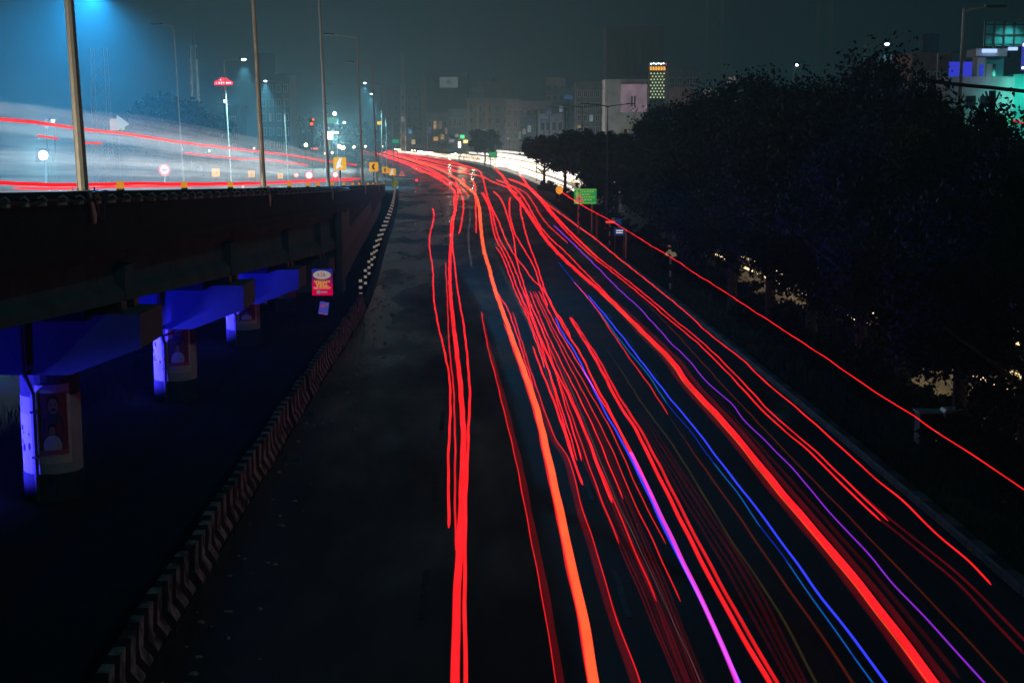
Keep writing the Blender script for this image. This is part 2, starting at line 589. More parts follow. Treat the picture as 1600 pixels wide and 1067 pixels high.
# kerb of painted stones along the verge
kerb = tag(strip(lambda y: right(y) + 0.003, lambda y: right(y) + 0.28, 12, 320, 0.03).build('kerb', M['concrete_dark']), kind='structure')
kp = [(0, 0), (0.28, 0), (0.28, 0.15), (0.04, 0.17), (0, 0.13)]
ks = [MB().prism(kp, 0.012, 0.938).mesh('kerb_stone', M['kerb_white']), MB().prism(kp, 0.012, 0.938).mesh('kerb_stone', M['kerb_black'])]
y = 16.0; i = 0
while y < 190:
    o = link('kerb_stone', ks[i % 2], kerb)
    x = right(y) + 0.01
    o.location = (x, y, 0.032)
    o.rotation_euler = (0, random.uniform(-.015, .015), math.atan2(-(right(y + 1) - right(y)), 1))
    y += 0.95; i += 1

# ------------------------------------------------------------------ flyover
fly = thing('flyover', 'concrete flyover ramp with dark parapet carried on blue lit round piers', 'flyover')


def sweep(profile, ylist):
    """profile(y) -> outline (x, z) list; swept along y"""
    mb = MB(); rings = [profile(y) for y in ylist]; n = len(rings[0])
    vs = [(x, y, z) for y, ring in zip(ylist, rings) for x, z in ring]
    fs = []
    for i in range(len(ylist) - 1):
        for j in range(n):
            fs.append((i * n + j, i * n + (j + 1) % n, (i + 1) * n + (j + 1) % n, (i + 1) * n + j))
    fs.append(tuple(range(n))); fs.append(tuple((len(ylist) - 1) * n + j for j in range(n)))
    return mb.add(vs, fs)


def yl(a, b, st=4.0):
    n = max(1, int((b - a) / st))
    return [a + (b - a) * i / n for i in range(n + 1)]


XN, XF = -8.0, -20.6           # outer faces of the near and far parapet
sweep(lambda y: [(XN - 0.35 + shift(y), deck_z(y)), (XN - 0.35 + shift(y), deck_z(y) - 0.22), (XF + 0.35 + shift(y), deck_z(y) - 0.22), (XF + 0.35 + shift(y), deck_z(y))], yl(4, 196)).build('deck_slab', M['deck_road'], fly)
joint_y = [4, 18.4, 30.6, 42.2, 53.2, 63.4, 71, 86, 101, 116, 131, 146, 161, 176, 194]


def parapet(side):
    def f(y):
        x = (XN if side > 0 else XF) + shift(y); t = par_top(y); s = -side
        return [(x, t - 1.22), (x, t - 0.98), (x + s * 0.05, t - 0.92), (x + s * 0.09, t - 0.12), (x + s * 0.03, t - 0.10), (x + s * 0.03, t),
                (x + s * 0.33, t), (x + s * 0.33, t - 0.96), (x + s * 0.345, t - 1.22)]
    return f


for a, b in zip(joint_y[:-1], joint_y[1:]):
    for sd_ in (1, -1):
        sweep(parapet(sd_), yl(a + 0.012, b - 0.012, 3)).build('parapet', M['concrete_dark'], fly)


def girder(x0):
    def f(y):
        x = x0 + shift(y); t = deck_z(y) - 0.225; b = gird_bot(y); h = t - b
        return [(x, t), (x, t - 0.16 * h), (x - 0.20, t - 0.26 * h), (x - 0.20, b + 0.34 * h), (x + 0.02, b + 0.20 * h), (x + 0.02, b),
                (x - 0.62, b), (x - 0.62, b + 0.20 * h), (x - 0.42, b + 0.34 * h), (x - 0.42, t - 0.26 * h), (x - 0.62, t - 0.16 * h), (x - 0.62, t)]
    return f


piers_y = [18.4, 30.6, 42.2, 53.2, 63.4]
spans = [4] + piers_y + [70.6]
for a, b in zip(spans[:-1], spans[1:]):
    for gx in (-8.40, -11.2, -14.2, -17.0, -19.5):
        sweep(girder(gx), yl(a + 0.05, b - 0.05, 3)).build('girder', M['concrete'], fly)
    # end diaphragm of the near girder: a pale vertical rib
    x = -8.40 + shift(b); t = deck_z(b) - 0.6
    if b < 70:
        MB().box((x - 0.40, b - 0.42, gird_bot(b) + 0.02), (x + 0.05, b + 0.42, t)).build('end_block', M['concrete'], fly)

PX = -10.22
for k, py_ in enumerate(piers_y):
    sx = shift(py_)
    ztop = gird_bot(py_ + 0.9) - 0.16
    zmid = ztop - 1.30; zend = ztop - 0.72
    for row, cx in enumerate((PX, -17.2)):
        # round pier, painted in bands: a part per band
        R = 0.64
        def cyl(z0, z1, rr, mb):
            n = 28
            mb.tube([(cx + sx, py_, z0), (cx + sx, py_, z1)], rr, n)
        zb = 0.62
        mb = MB(); cyl(-0.2, zb, R + 0.012, mb); p = mb.build('pier_foot', M['pier_dark'], fly, smooth=False)
        zt2 = max(zmid - 0.55, 1.6)
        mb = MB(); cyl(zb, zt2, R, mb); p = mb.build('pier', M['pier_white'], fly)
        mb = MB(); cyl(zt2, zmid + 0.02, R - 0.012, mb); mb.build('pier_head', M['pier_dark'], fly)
        # rainwater pipe down the side facing the camera
        if row == 0:
            a = math.radians(258)
            ex, ey = cx + sx + math.cos(a) * (R + 0.07), py_ + math.sin(a) * (R + 0.07)
            MB().tube([(ex - .06, py_ - 1.06, ztop), (ex - .06, py_ - 1.05, zmid + 0.1), (ex, ey, zmid - 0.45), (ex, ey, 0.02)], 0.055, 8).build('drain_pipe', M['pipe'], fly)
            pc = MB()
            for zz in (1.0, 2.0):
                pc.box((ex - .062, ey - .062, zz), (ex + .062, ey + .1, zz + 0.04))
            pc.build('pipe_clamp', M['dark_steel'], fly)
    xr, xl = -7.92 + sx, -20.6 + sx
    poly = [(xr, ztop), (xr, zend), (PX + sx + 0.75, zmid), (-17.2 + sx - 0.75, zmid), (xl, zend), (xl, ztop)]
    MB().prism(poly, py_ - 0.95, py_ + 0.95).build('pier_cap', M['cap'], fly)
    for gx in (-8.62, -11.45, -14.45, -17.25, -19.8):
        for dy in (-0.5, 0.5):
            MB().box((gx - 0.25 + sx, py_ + dy - 0.2, ztop + 0.001), (gx + 0.25 + sx, py_ + dy + 0.2, gird_bot(py_ + dy) - 0.002)).build('bearing', M['dark_steel'], fly)
    MB().box((xr - 0.02 - 1.1, py_ - 1.15, ztop - .12), (xr - 3.2, py_ - 0.96, ztop + 0.16)).build('seismic_stop', M['concrete_dark'], fly)

# abutment and the panelled retaining wall of the ramp
ay = 70.8
sx = shift(ay)
MB().box((XF + sx, ay, 0), (XN - 0.35 + sx, ay + 1.4, deck_z(ay + 1.4) - 0.24)).build('abutment', M['panel'], fly)
MB().box((XN - 0.34 + sx, ay - 0.15, 0), (XN - 0.02 + sx, ay + 1.1, par_top(ay + 1.1) - 1.24)).build('abutment_pilaster', M['panel'], fly)
back = sweep(lambda y: [(XN - 0.42 + shift(y), 0), (XN - 0.42 + shift(y), max(0.02, par_top(y) - 1.23)), (XF + 0.42 + shift(y), max(0.02, par_top(y) - 1.23)), (XF + 0.42 + shift(y), 0)], yl(72.3, 192))
wall = back.build('retaining_wall', M['concrete_dark'], fly)
pw, ph = 1.62, 1.22
pm = MB()
pm.prism([(-0.0, 0.012), (0.10, 0.012), (0.13, 0.06), (0.13, ph - 0.06), (0.10, ph - 0.012), (0.0, ph - 0.012)], 0.012, pw - 0.012)
pmesh = pm.mesh('wall_panel', M['panel'])
row = 0
npan = 0
for r in range(4):
    y = 72.4 + (0.81 if r % 2 else 0)
    while y < 190:
        if r * ph + ph < par_top(y + pw) - 1.22 and npan < 300:
            o = link('wall_panel', pmesh, wall)
            o.location = (XN - 0.415 + shift(y), y, r * ph + 0.01)
            o.rotation_euler = (0, 0, math.atan2(-(shift(y + pw) - shift(y)), pw))
            npan += 1
        y += pw

# conduit with clamps along the outside of the parapet
cb = MB()
cb.tube([(XN + 0.06 + shift(y), y, par_top(y) - 0.16 + 0.025 * math.sin(y * 2.1) + 0.012 * math.sin(y * 5.3)) for y in yl(8, 150, 0.8)], 0.03, 5)
cond = tag(cb.build('cable', M['dark_steel']), 'dark cable clipped along the outside of the flyover parapet', 'cable')
clip = MB().box((-0.09, -0.05, -0.07), (0.08, 0.05, -0.02)).tube([(0.04, 0, -0.05), (0.10, 0, 0.03), (0.02, 0, 0.09), (-0.06, 0, 0.06)], 0.022, 5).mesh('clip', M['steel'])
y = 19.0
while y < 75:
    o = link('clip', clip, cond)
    o.location = (XN + 0.055 + shift(y), y, par_top(y) - 0.16)
    o.rotation_euler = (0, 0, random.uniform(-.5, .5))
    y += 0.8 + random.random() * 0.35

# amber reflectors on the parapet top
refl = MB().box((-0.07, -0.05, 0), (0.07, 0.05, 0.04), 1).box((-0.065, -0.04, 0.04), (0.065, 0.04, 0.19), 0)
rme = refl.mesh('parapet_reflector', [glow('amber_reflector_glow', (1.0, 0.42, 0.03), 0.62, sample=False), M['dark_steel']])  # emission stands in for headlights caught by the amber plastic
for px_, py_ in ((188, 293), (288, 293), (360, 292), (452, 290), (481, 290), (497, 289), (519, 289), (537, 289), (551, 288), (561, 287), (575, 287), (583, 286.5), (590, 286), (600, 286)):
    p = at_lane(px_, py_, XN - 0.18)
    o = link('parapet_reflector', rme)
    o.location = (XN - 0.18 + shift(p.y), p.y, par_top(p.y) + 0.001)
    tag(o, 'small amber reflector block standing on the top of the flyover parapet', 'reflector', 'amber reflectors on the parapet')

# ------------------------------------------------------------------ concrete barrier with chevrons, then banded posts
bp_ = [(-0.22, 0), (0.22, 0), (0.22, 0.08), (0.14, 0.32), (0.09, 0.70), (-0.09, 0.70), (-0.14, 0.32), (-0.22, 0.08)]
blk = MB().prism(bp_, -0.995, 0.995).mesh('barrier_block', chevron_mat('chevron_paint_wide', 2 / 3))
blk2 = MB().prism(bp_, -0.995, 0.995).mesh('barrier_block', chevron_mat('chevron_paint_narrow', 1 / 3))
y = 13.0
while y < 65:
    wide = y < 50.4
    o = link('barrier_block', blk if wide else blk2)
    x = left(y) - 0.20
    o.location = (x + random.uniform(-.04, .04), y, 0.009)
    o.rotation_euler = (0, 0, math.atan2(-(left(y + 1) - left(y - 1)), 2) + random.uniform(-.014, .014))
    if wide:
        tag(o, 'concrete barrier block with broad black and white chevron stripes beside the dark road', 'barrier', 'broad striped barrier blocks')
    else:
        tag(o, 'concrete barrier block with fine close stripes, beyond the broad striped ones', 'barrier', 'fine striped barrier blocks')
    y += 2.0
po = MB()
po.tube([(0, 0, 0), (0, 0, 1.12)], 0.075, 10, 0)
pme = po.mesh('guard_post', M['black_paint'])
pb = MB().tube([(0, 0, 0), (0, 0, 0.13)], 0.080, 10)
band_glow = surf('band_with_glow', (0.85, 0.80, 0.70), 0.6, bump=0, var=0.1)
bme = pb.mesh('white_band', band_glow)
_b = [n for n in band_glow.node_tree.nodes if n.type == 'BSDF_PRINCIPLED'][0]      # emission stands in for headlights returned by the tape
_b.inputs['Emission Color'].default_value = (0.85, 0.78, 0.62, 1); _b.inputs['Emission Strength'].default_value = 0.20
y = 66.8; i = 0
rail_pts = []
while y < 225:
    t = thing('guard_post', 'black guard post with three white bands in the line below the ramp wall', 'post', (left(y) - 0.42, y, 0.009), 0, 'banded guard posts')
    link('shaft', pme, t)
    for z0 in (0.30, 0.62, 0.94):
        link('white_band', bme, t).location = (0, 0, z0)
    rail_pts.append((left(y) - 0.42, y, 0))
    y += 5.0
rb = strip(lambda y: left(y) - 0.30, lambda y: left(y) - 0.02, 65.6, 224, 0.0)
rb = sweep(lambda y: [(left(y) - 0.28, 0), (left(y) - 0.02, 0), (left(y) - 0.04, 0.16), (left(y) - 0.26, 0.18)], yl(65.8, 224, 4))
tag(rb.build('kerb_wall', M['concrete']), 'low grey kerb wall running along the line of banded posts', 'kerb wall')

# ------------------------------------------------------------------ haze
hz = MB().box((-1500, -200, -1), (1500, 2500, 90))
hm, ht, ho = newmat('haze')
pv = ht.nodes.new('ShaderNodeVolumePrincipled')
pv.inputs['Color'].default_value = (0.48, 0.86, 0.97, 1)
pv.inputs['Density'].default_value = HAZE_DENSITY
pv.inputs['Anisotropy'].default_value = 0.25
ht.links.new(pv.outputs[0], ho.inputs['Volume'])
hob = tag(hz.build('haze', hm), kind='stuff')

# ------------------------------------------------------------------ street lamps
COOL = (0.28, 0.78, 1.0)
BLUISH = (0.02, 0.33, 0.72)


def lamp(label, base, top, arm, group, r=0.095, lit=0.0, color=COOL, angle=105, double=False, flange=False, lean=0.0, blend=0.7, lens=True, metal='steel'):
    """street lamp: tapered pole from base to height top, an arm (dx, dy) and a flat lamp head at its end"""
    t = thing('street_lamp', label, 'street lamp', base, 0, group)
    h = top - base[2]
    lx = -lean * h
    mb = MB()
    n = 10
    mb.tube([(lx * k / 6, 0, h * k / 6) for k in range(7)], [r * (1 - 0.5 * k / 6) for k in range(7)], n)
    mb.build('pole', M[metal], t)
    fb = MB()
    fb.box((-r * 2.1, -r * 2.1, 0), (r * 2.1, r * 2.1, 0.025))
    for a in range(4):
        c_, s_ = math.cos(a * PI / 2 + .78), math.sin(a * PI / 2 + .78)
        fb.tube([(c_ * r * 2.2, s_ * r * 2.2, 0.0), (c_ * r * 2.2, s_ * r * 2.2, 0.07)], 0.018, 5)
    fb.build('base_plate', M['steel'], t)
    if flange:
        br = MB()
        br.prism([(-0.34, -0.02), (0.34, -0.02), (0.05, -0.62), (-0.05, -0.62)], 0.0, 0.04)
        o = br.build('bracket', M['steel'], t)
        o.rotation_euler = (0, 0, PI / 2); o.location = (XN + shift(base[1]) - base[0] + 0.05, 0, 0)
        br = MB()
        for s_ in (-1, 1):
            br.tube([(0.09, s_ * 0.42, -0.02), (0.11, s_ * 0.06, -0.56)], 0.035, 6)
        br.tube([(0.09, -0.45, -0.02), (0.09, 0.45, -0.02)], 0.03, 6)
        o = br.build('bracket_strut', M['dark_steel'], t)
        o.location = (XN + shift(base[1]) - base[0] + 0.06, 0, 0)
    arms = [arm] + ([(-arm[0], -arm[1])] if double else [])
    for ax_, ay_ in arms:
        L = math.hypot(ax_, ay_)
        mb = MB()
        mb.tube([(lx, 0, h - 0.12), (lx + ax_ * 0.25, ay_ * 0.25, h - 0.02), (lx + ax_, ay_, h + 0.07 * L)], [0.045, 0.04, 0.032], 7)
        mb.build('arm', M[metal], t)
        a = math.atan2(ay_, ax_)
        rot = Matrix.Rotation(a, 4, 'Z')
        e = Vector((lx + ax_, ay_, h + 0.07 * L))
        hb = MB()
        hb.prism([(-0.13, -0.02), (0.13, -0.02), (0.10, 0.07), (-0.10, 0.07)], -0.10, 0.62)
        hb.v = [tuple(e + Matrix.Rotation(a - PI / 2, 4, 'Z') @ Vector(v)) for v in hb.v]
        head = hb.build('lamp_head', M['dark_steel'], t)
        if lit and lens:
            lb = MB()
            d = Vector((math.cos(a), math.sin(a), 0))
            c = e + d * 0.28
            lb.ball((c.x, c.y, c.z - 0.07), 0.20, sc=(1, 1, 0.5), nu=12, nv=6)
            lb.build('lamp_lens', G['lens'], head)
        if lit:
            d = Vector((math.cos(a), math.sin(a), 0))
            spot('lamp_light', e + d * 0.28 + Vector((0, 0, -0.24)), (-0.30, -0.15, -1) if lit > 200000 else (0, 0, -1), lit, color, angle, blend, 0.18, t)
    return t


gn = 'lamps along the near parapet of the flyover'
for i, (px_, py_) in enumerate(((130, 299), (412, 294), (513, 290), (567, 287), (589, 287), (604, 286))):
    p = at_lane(px_, py_, XN - 0.16)
    Yp = p.y
    b = (XN - 0.16 + shift(Yp), Yp, par_top(Yp) + 0.002)
    lab = ['tall tan pole at the near end of the flyover parapet, thickest of its row',
           'tall pale pole on the parapet between the two yellow arrow signs and the merging bend',
           'tall pole on the parapet beside the bright yellow and white sign',
           'whole grey lamp with unlit arm reaching over the flyover, largest one showing its head',
           'unlit lamp with short arm just past the first black arrow sign',
           'slim pole past the second black arrow sign, near the ramp foot'][i]
    tops = [b[2] + 9.8, b[2] + 10, b[2] + 10, at_y(553, 57, Yp).z, at_y(583, 100, Yp).z, at_y(598, 132, Yp).z]
    arms = (-1.7, 0.0) if i < 5 else (-1.5, 0.0)
    lamp(lab, b, tops[i], arms, gn, r=0.105 if i == 0 else 0.09, flange=True, lean=0.03 if i < 3 else 0.024)
gf_ = 'lamps along the far parapet of the flyover'
for (px0, py0, ptop, lit, dxp, lab) in (
        (134, 292, -24, 205000, 26, 'lit blue lamp above the near end of the flyover, its head just out of sight'),
        (287, 290, 40, 0, -20, 'thin pale pole standing beyond the round no entry sign'),
        (361, 290, 94, 42000, 26, 'lit lamp with the highest bright head, right of the red sign'),
        (451, 287, 128, 75000, -24, 'lit lamp by the dark hoarding, second of the bright heads'),
        (516, 284, 168, 40000, -12, 'lit lamp hidden behind the parapet pole by the bright yellow sign')):
    p = at_lane(px0, py0, XF + 0.2)
    Yp = p.y
    b = (XF + 0.2 + shift(Yp), Yp, par_top(Yp) + 0.002)
    z = at_y(px0, ptop, Yp).z
    lamp(lab, b, z, (dxp * Yp / FPX, 0.0), gf_, r=0.075, lit=lit, lean=0.03, color=BLUISH if lit > 200000 else COOL, angle=174 if lit > 200000 else 66, blend=1.0 if lit > 200000 else 0.45)
gm_ = 'double arm lamps on the median'
for (px0, ptop, Yp) in ((947, 165, 118), (908, 167, 158), (882, 169, 190), (838, 172, 235)):
    x = (px0 - 800) / FPX * Yp * 1.004
    z = at_y(px0, ptop, Yp).z
    lamp('unlit double arm lamp rising from the dark median trees', (x, Yp, 0), z, (1.7, 0.5), gm_, r=0.075, double=True, metal='dark_steel')
gr_ = 'lamps on the ramp and far road'
for (px0, ptop, Yp, dxp, lit, lab) in (
        (597, 131, 205, -22, 45000, 'lit lamp past the ramp foot with the higher bright head over the merge'),
        (604, 148, 245, -20, 45000, 'lit lamp past the ramp foot with the lower bright head over the merge'),
        (505, 163, 300, 6, 0, 'small far lamp pole in the bright murk of the merging road'),
        (614, 190, 330, -14, 0, 'slim far pole beside the small green sign'),
        (668, 178, 410, -10, 0, 'grey far pole in front of the dark row of trees'),
        (746, 200, 380, -8, 0, 'thin pole in front of the glowing traffic by the lone round tree')):
    p = at_y(px0, 240, Yp)
    z = at_y(px0, ptop, Yp).z
    lamp(lab, (p.x, Yp, 0), z, (dxp * Yp / FPX, 0), gr_, r=0.10, lit=lit, angle=66, blend=0.45)
for (px0, ptop, Yp, dxp, lit, lab) in (
        (1345, 70, 120, 28, 40000, 'lit lamp above the highest dark tree crown with a pale cone of light'),
        (1458, 84, 120, 20, 0, 'pale unlit pole in front of the dusky pink building'),
        (1236, 104, 130, 14, 0, 'short pale pole just showing over the tree crowns'),
        (1494, 14, 50, 36, 0, 'tall dark lamp pole in front of the blue hoarding')):
    p = at_y(px0, 240, Yp)
    z = at_y(px0, ptop, Yp).z
    lamp(lab, (p.x, Yp, 0), z, (dxp * Yp / FPX, 0), 'lamps beyond the trees', r=0.10, lit=lit, angle=60, blend=0.5, lean=-0.004)

# far lamps: bright heads low in the murk beyond the ramp
for (px0, py0, Yp, pw_, s_, lab) in (
        (523, 178, 330, 16000, 0.55, 'brightest far lamp over the hazy junction'),
        (538, 192, 345, 9000, 0.40, 'second bright far lamp below the brightest one'),
        (352, 158, 170, 4500, 0.26, 'bright lamp head close under the red sign'),
        (327, 236, 210, 700, 0.16, 'small lamp low behind the flyover near the orange arrow sign'),
        (397, 232, 230, 700, 0.16, 'small low lamp left of the leaning pale parapet pole'),
        (83, 189, 150, 3500, 0.24, 'white lamp beside a small pink wall above the starry floodlight'),
        (1245, 102, 135, 500, 0.16, 'small lamp glinting over the tree crowns')):
    p = at_y(px0, py0, Yp)
    t = thing('lamp_post', lab, 'lamp', (p.x, Yp, 0), 0, 'far lamps behind the flyover')
    MB().tube([(0, 0.3, 0), (0, 0.3, p.z + 0.2)], [0.10, 0.06], 8).tube([(0, 0.3, p.z + 0.15), (0, 0, p.z + 0.22)], 0.04, 6).build('pole', M['dark_steel'], t)
    MB().box((-0.3, -0.35, p.z + 0.10), (0.3, 0.35, p.z + 0.2)).build('lamp_head', M['dark_steel'], t)
    MB().ball((0, -0.05, p.z), s_ * .75, nu=12, nv=8).build('lamp_lens', G['lens'], t)
    spot('lamp_light', (0, -s_ - 0.15, p.z - s_ * .5), (0.1, -1, -0.5), pw_, COOL, 160, 1.0, 0.2, t)
# floodlight facing the camera
p = at_y(68, 243, 95)
t = thing('floodlight', 'dazzling white floodlight on a mast beyond the flyover', 'floodlight', (p.x, 95, 0))
MB().tube([(0, 0.25, 0), (0, 0.25, p.z + 0.3)], [0.11, 0.08], 8).build('mast', M['steel'], t)
hd = MB().prism([(-0.55, -0.45), (0.55, -0.45), (0.45, 0.45), (-0.45, 0.45)], -0.02, 0.22)
hd.v = [(a, b, c + p.z) for a, b, c in hd.v]
hd.build('housing', M['dark_steel'], t)
MB().ball((0, -0.06, p.z), 0.30, sc=(1, 0.3, 1), nu=16, nv=8).build('lens', G['lens'], t)
spot('flood_beam', (0, -0.25, p.z), (0.25, -1, -0.12), 26000, (0.60, 0.92, 1.0), 165, 0.9, 0.4, t)

# blue floods under the flyover, one before each pier
for k, Yp in enumerate(piers_y[1:4]):
    t = thing('flood_lamp', 'small blue flood lamp on the ground washing a flyover pier', 'flood lamp', (-16.2, Yp - 1.7, 0.0), 0, 'blue floods under the flyover')
    MB().box((-0.16, -0.2, 0.12), (0.10, 0.2, 0.42)).build('housing', M['dark_steel'], t)
    MB().box((-0.1, -0.22, 0), (0.05, -0.205, 0.3)).box((-0.1, 0.205, 0), (0.05, 0.22, 0.3)).build('bracket', M['dark_steel'], t)
    MB().box((0.103, -0.17, 0.15), (0.115, 0.17, 0.39)).build('lens', glow('blue_lens', (0.02, 0.04, 1.0), 3.0, sample=False), t)
    spot('blue_light', (0.2, 0, 0.4), (5.6, 1.7, 1.3), (14000, 17000, 11000)[k], (0.04, 0.035, 1.0), 31, 0.5, 0.12, t)
    spot('blue_cap_light', (1.2, -3.3, 0.6), (3.6, 3.6, 3.0), (800, 3300, 4200)[k], (0.003, 0.012, 1.0), 58, 0.8, 0.15, t)
# teal lamp on the ground-level street behind the flyover
lamp('teal street lamp on the lane behind the flyover', (-22.5, 45, 0), 5.2, (0.8, 0), 'lane lamps behind the flyover', lit=7000, color=(0.05, 0.55, 0.75), angle=130)

# ------------------------------------------------------------------ light trails


def smooth3(pts, k=5):
    res = []
    n = len(pts)
    for i in range(n - 1):
        p0 = pts[max(i - 1, 0)]; p1 = pts[i]; p2 = pts[i + 1]; p3 = pts[min(i + 2, n - 1)]
        # chord-length tangents
        d1 = max((p2 - p1).length, 1e-5)
        t1 = (p2 - p0) / max((p2 - p1).length + (p1 - p0).length, 1e-5) * d1
        t2 = (p3 - p1) / max((p3 - p2).length + (p2 - p1).length, 1e-5) * d1
        for j in range(k):
            t = j / k
            res.append(p1 * (2 * t**3 - 3 * t**2 + 1) + t1 * (t**3 - 2 * t**2 + t) + p2 * (-2 * t**3 + 3 * t**2) + t2 * (t**3 - t**2))
    res.append(pts[-1])
    return res


GT = 'light trails along the main road'


def trail(label, col, w, h, px, lane=None, group=GT, cat='light trail', ext=True, fade=0.0):
    """px: photo pixels of one lamp's path, laid on the level h above the road (or on a flyover lane)"""
    if lane is None:
        P = [at_z(x, y, h) for x, y in px]
    else:
        P = [at_lane(x, y, lane) for x, y in px]
    if ext and px[-1][1] >= 1066:
        P.append(P[-1] + (P[-1] - P[-2]).normalized() * 4.0)
    P = smooth3(P, 8)
    ph = [random.uniform(0, 6.28) for _ in range(4)]
    s_ = 0.0
    for i in range(1, len(P)):          # small jolts of the vehicle on its springs
        s_ += (P[i] - P[i - 1]).length if i > 1 else 0.0
        a_ = 0.0012 + 0.00014 * P[i].y
        P[i] = P[i] + Vector((a_ * (math.sin(s_ * 1.9 + ph[0]) + .7 * math.sin(s_ * .83 + ph[1])), 0, .6 * a_ * (math.sin(s_ * 2.7 + ph[2]) + math.sin(s_ * 1.1 + ph[3]))))
    rr = [0.5 * 1.12 * max(w * (0.85 + q.y / 190.0), 0.0010 * q.y) for q in P]
    rr[0] *= .35; rr[-1] *= .35
    c = P[len(P) // 2].copy()
    n_ = len(rr)
    soft = col in ('red_dim', 'red_faint', 'brown', 'olive', 'grey', 'pale')
    if soft:
        rr = [r * min(1.0, 0.05 + 4.0 * i / n_) for i, r in enumerate(rr)]
    mb = MB().tube([q - c for q in P], rr, 8, flat=1.0)
    if fade:
        rr = [r * min(1.0, max(0.06, (n_ - 1 - i) / (fade * n_))) for i, r in enumerate(rr)]
    if lane is not None:
        col = 'red_deck'
    o = mb.build('light_trail', G[col], None, smooth=True)
    o.location = c
    tag(o, label, cat, group)
    return o


def off(px, dx0, dx1=None):
    """the same path moved sideways, by dx0 at its far end and dx1 at its near end"""
    dx1 = dx0 if dx1 is None else dx1
    n = len(px) - 1
    return [(x + dx0 + (dx1 - dx0) * i / n, y) for i, (x, y) in enumerate(px)]


FAR1 = [(562, 233), (600, 243), (640, 257), (674, 274), (696, 286), (707, 295), (711, 303), (710, 314)]
T2 = FAR1 + [(711, 329), (706, 347), (705, 370), (703, 419), (704, 460), (709, 512), (717, 580), (721, 625), (724, 677), (723, 740), (720, 820), (716, 900), (713, 975), (711, 1067)]
trail('thickest red trail running straight down the lane nearest the dark shoulder', 'red', 0.145, 0.8, T2)
trail('red trail hugging the thick nearest-shoulder trail, splitting away at the bend', 'red', 0.07, 0.8, [(566, 231), (605, 240), (645, 252), (680, 268), (701, 282), (712, 291), (716, 300), (713, 318), (709, 345), (707, 377), (716, 460), (725, 512), (732, 580), (734, 617), (732, 677), (731, 700), (728, 786), (726, 906), (728, 1067)])
T1 = [(676, 326), (678, 334), (677, 346), (672, 366), (671, 380), (672, 395), (676, 419), (678, 467), (684, 505), (697, 561), (702, 591), (704, 636), (701, 700), (701, 770), (701, 826)]
trail('orange red trail nearest the wet shoulder, ending halfway down the road', 'red', 0.062, 0.8, T1)
trail('thin short dark red trail between the shoulder trail and the thick one', 'red_mid', 0.05, 0.8, [(696, 409), (699, 467), (702, 542), (708, 600), (711, 680), (711, 760), (712, 860)])
trail('violet tinged faint trail beside the thick straight one', 'red_faint', 0.08, 0.8, [(707, 520), (712, 600), (712, 700), (712, 800), (714, 900)])
trail('short red trail branching off at the bend by the thick straight one', 'red', 0.055, 0.8, [(712, 282), (716, 295), (723, 310), (724, 325), (721, 349), (717, 366)])
T3 = [(590, 236), (620, 244), (651, 253), (677, 261), (711, 278), (730, 293), (742, 304), (749, 325), (751, 351), (754, 379), (758, 400), (764, 419), (772, 450), (791, 504), (815, 571), (831, 616), (847, 673), (853, 700), (868, 769), (882, 831), (892, 882), (910, 961), (928, 1067)]
trail('broad orange trail sweeping down the middle of the road', 'orange', 0.165, 0.8, T3)
trail('red trail ending beside the orange one just after the bend', 'red', 0.06, 0.8, [(742, 302), (743, 318), (744, 340), (744, 365)])
trail('thin red trail curling into the top of the orange one', 'red', 0.04, 0.8, [(736, 279), (741, 287), (743, 294), (742, 304)])
trail('tiny red dash above the start of the orange trail', 'red', 0.04, 0.8, [(723, 279), (725, 283), (727, 287)])
trail('red fringe along the near half of the orange trail', 'red_mid', 0.05, 0.78, off(T3[13:], -4, -8))
T3e = [(799, 487), (820, 558), (836, 609), (864, 686), (885, 720), (903, 789), (927, 865), (954, 958), (985, 1044), (992, 1067)]
trail('dark red trail to the right of the orange one, reaching the bottom', 'red_dim', 0.16, 0.8, T3e)
trail('thin bright edge of the dark red trail next to the orange one', 'red_mid', 0.024, 0.8, off(T3e, 2, 8))
trail('red trail touching the right side of the orange one mid road', 'red', 0.042, 0.8, [(765, 425), (775, 455), (791, 479), (803, 510), (818, 556), (833, 605)])
T4 = [(754, 487), (764, 539), (781, 603), (797, 667), (810, 718), (820, 769), (834, 838), (851, 924), (875, 1067)]
trail('dull dark red band left of the orange trail', 'red_dim', 0.135, 0.8, T4)
trail('thin bright edge of the dull band left of the orange trail', 'red_mid', 0.02, 0.8, off(T4, -2, -6))
T5 = [(640, 243), (677, 251), (715, 257), (745, 265), (753, 274), (757, 289), (760, 302), (767, 321), (779, 346), (790, 374), (803, 398), (820, 420), (832, 437), (851, 456), (867, 488), (883, 517), (906, 552), (931, 603), (957, 651), (990, 718)]
trail('long red trail from the far bend that turns pink towards the bottom', 'red', 0.065, 0.8, T5)
trail('glowing pink trail in the middle of the near road', 'pink', 0.085, 0.8, [(984, 706), (1000, 738), (1044, 830), (1088, 923), (1127, 1006), (1152, 1067)])
trail('short blue trail crossing red ones and running into the pink trail', 'blue', 0.05, 0.8, [(867, 496), (880, 523), (899, 552), (918, 590), (944, 641), (976, 699), (1000, 746), (1044, 840), (1092, 932), (1131, 1015), (1155, 1067)])
T6 = [(752, 301), (762, 319), (766, 332), (769, 351), (775, 374), (788, 398), (799, 424), (810, 455), (826, 488), (839, 517), (852, 560), (866, 610), (880, 660), (897, 720)]
trail('red trail leaving the bend between the orange and the long pink-ending one', 'red', 0.045, 0.8, T6)
trail('twin strand of the red trail between orange and pink-ending ones', 'red', 0.04, 0.8, off(T6, 2, 12))
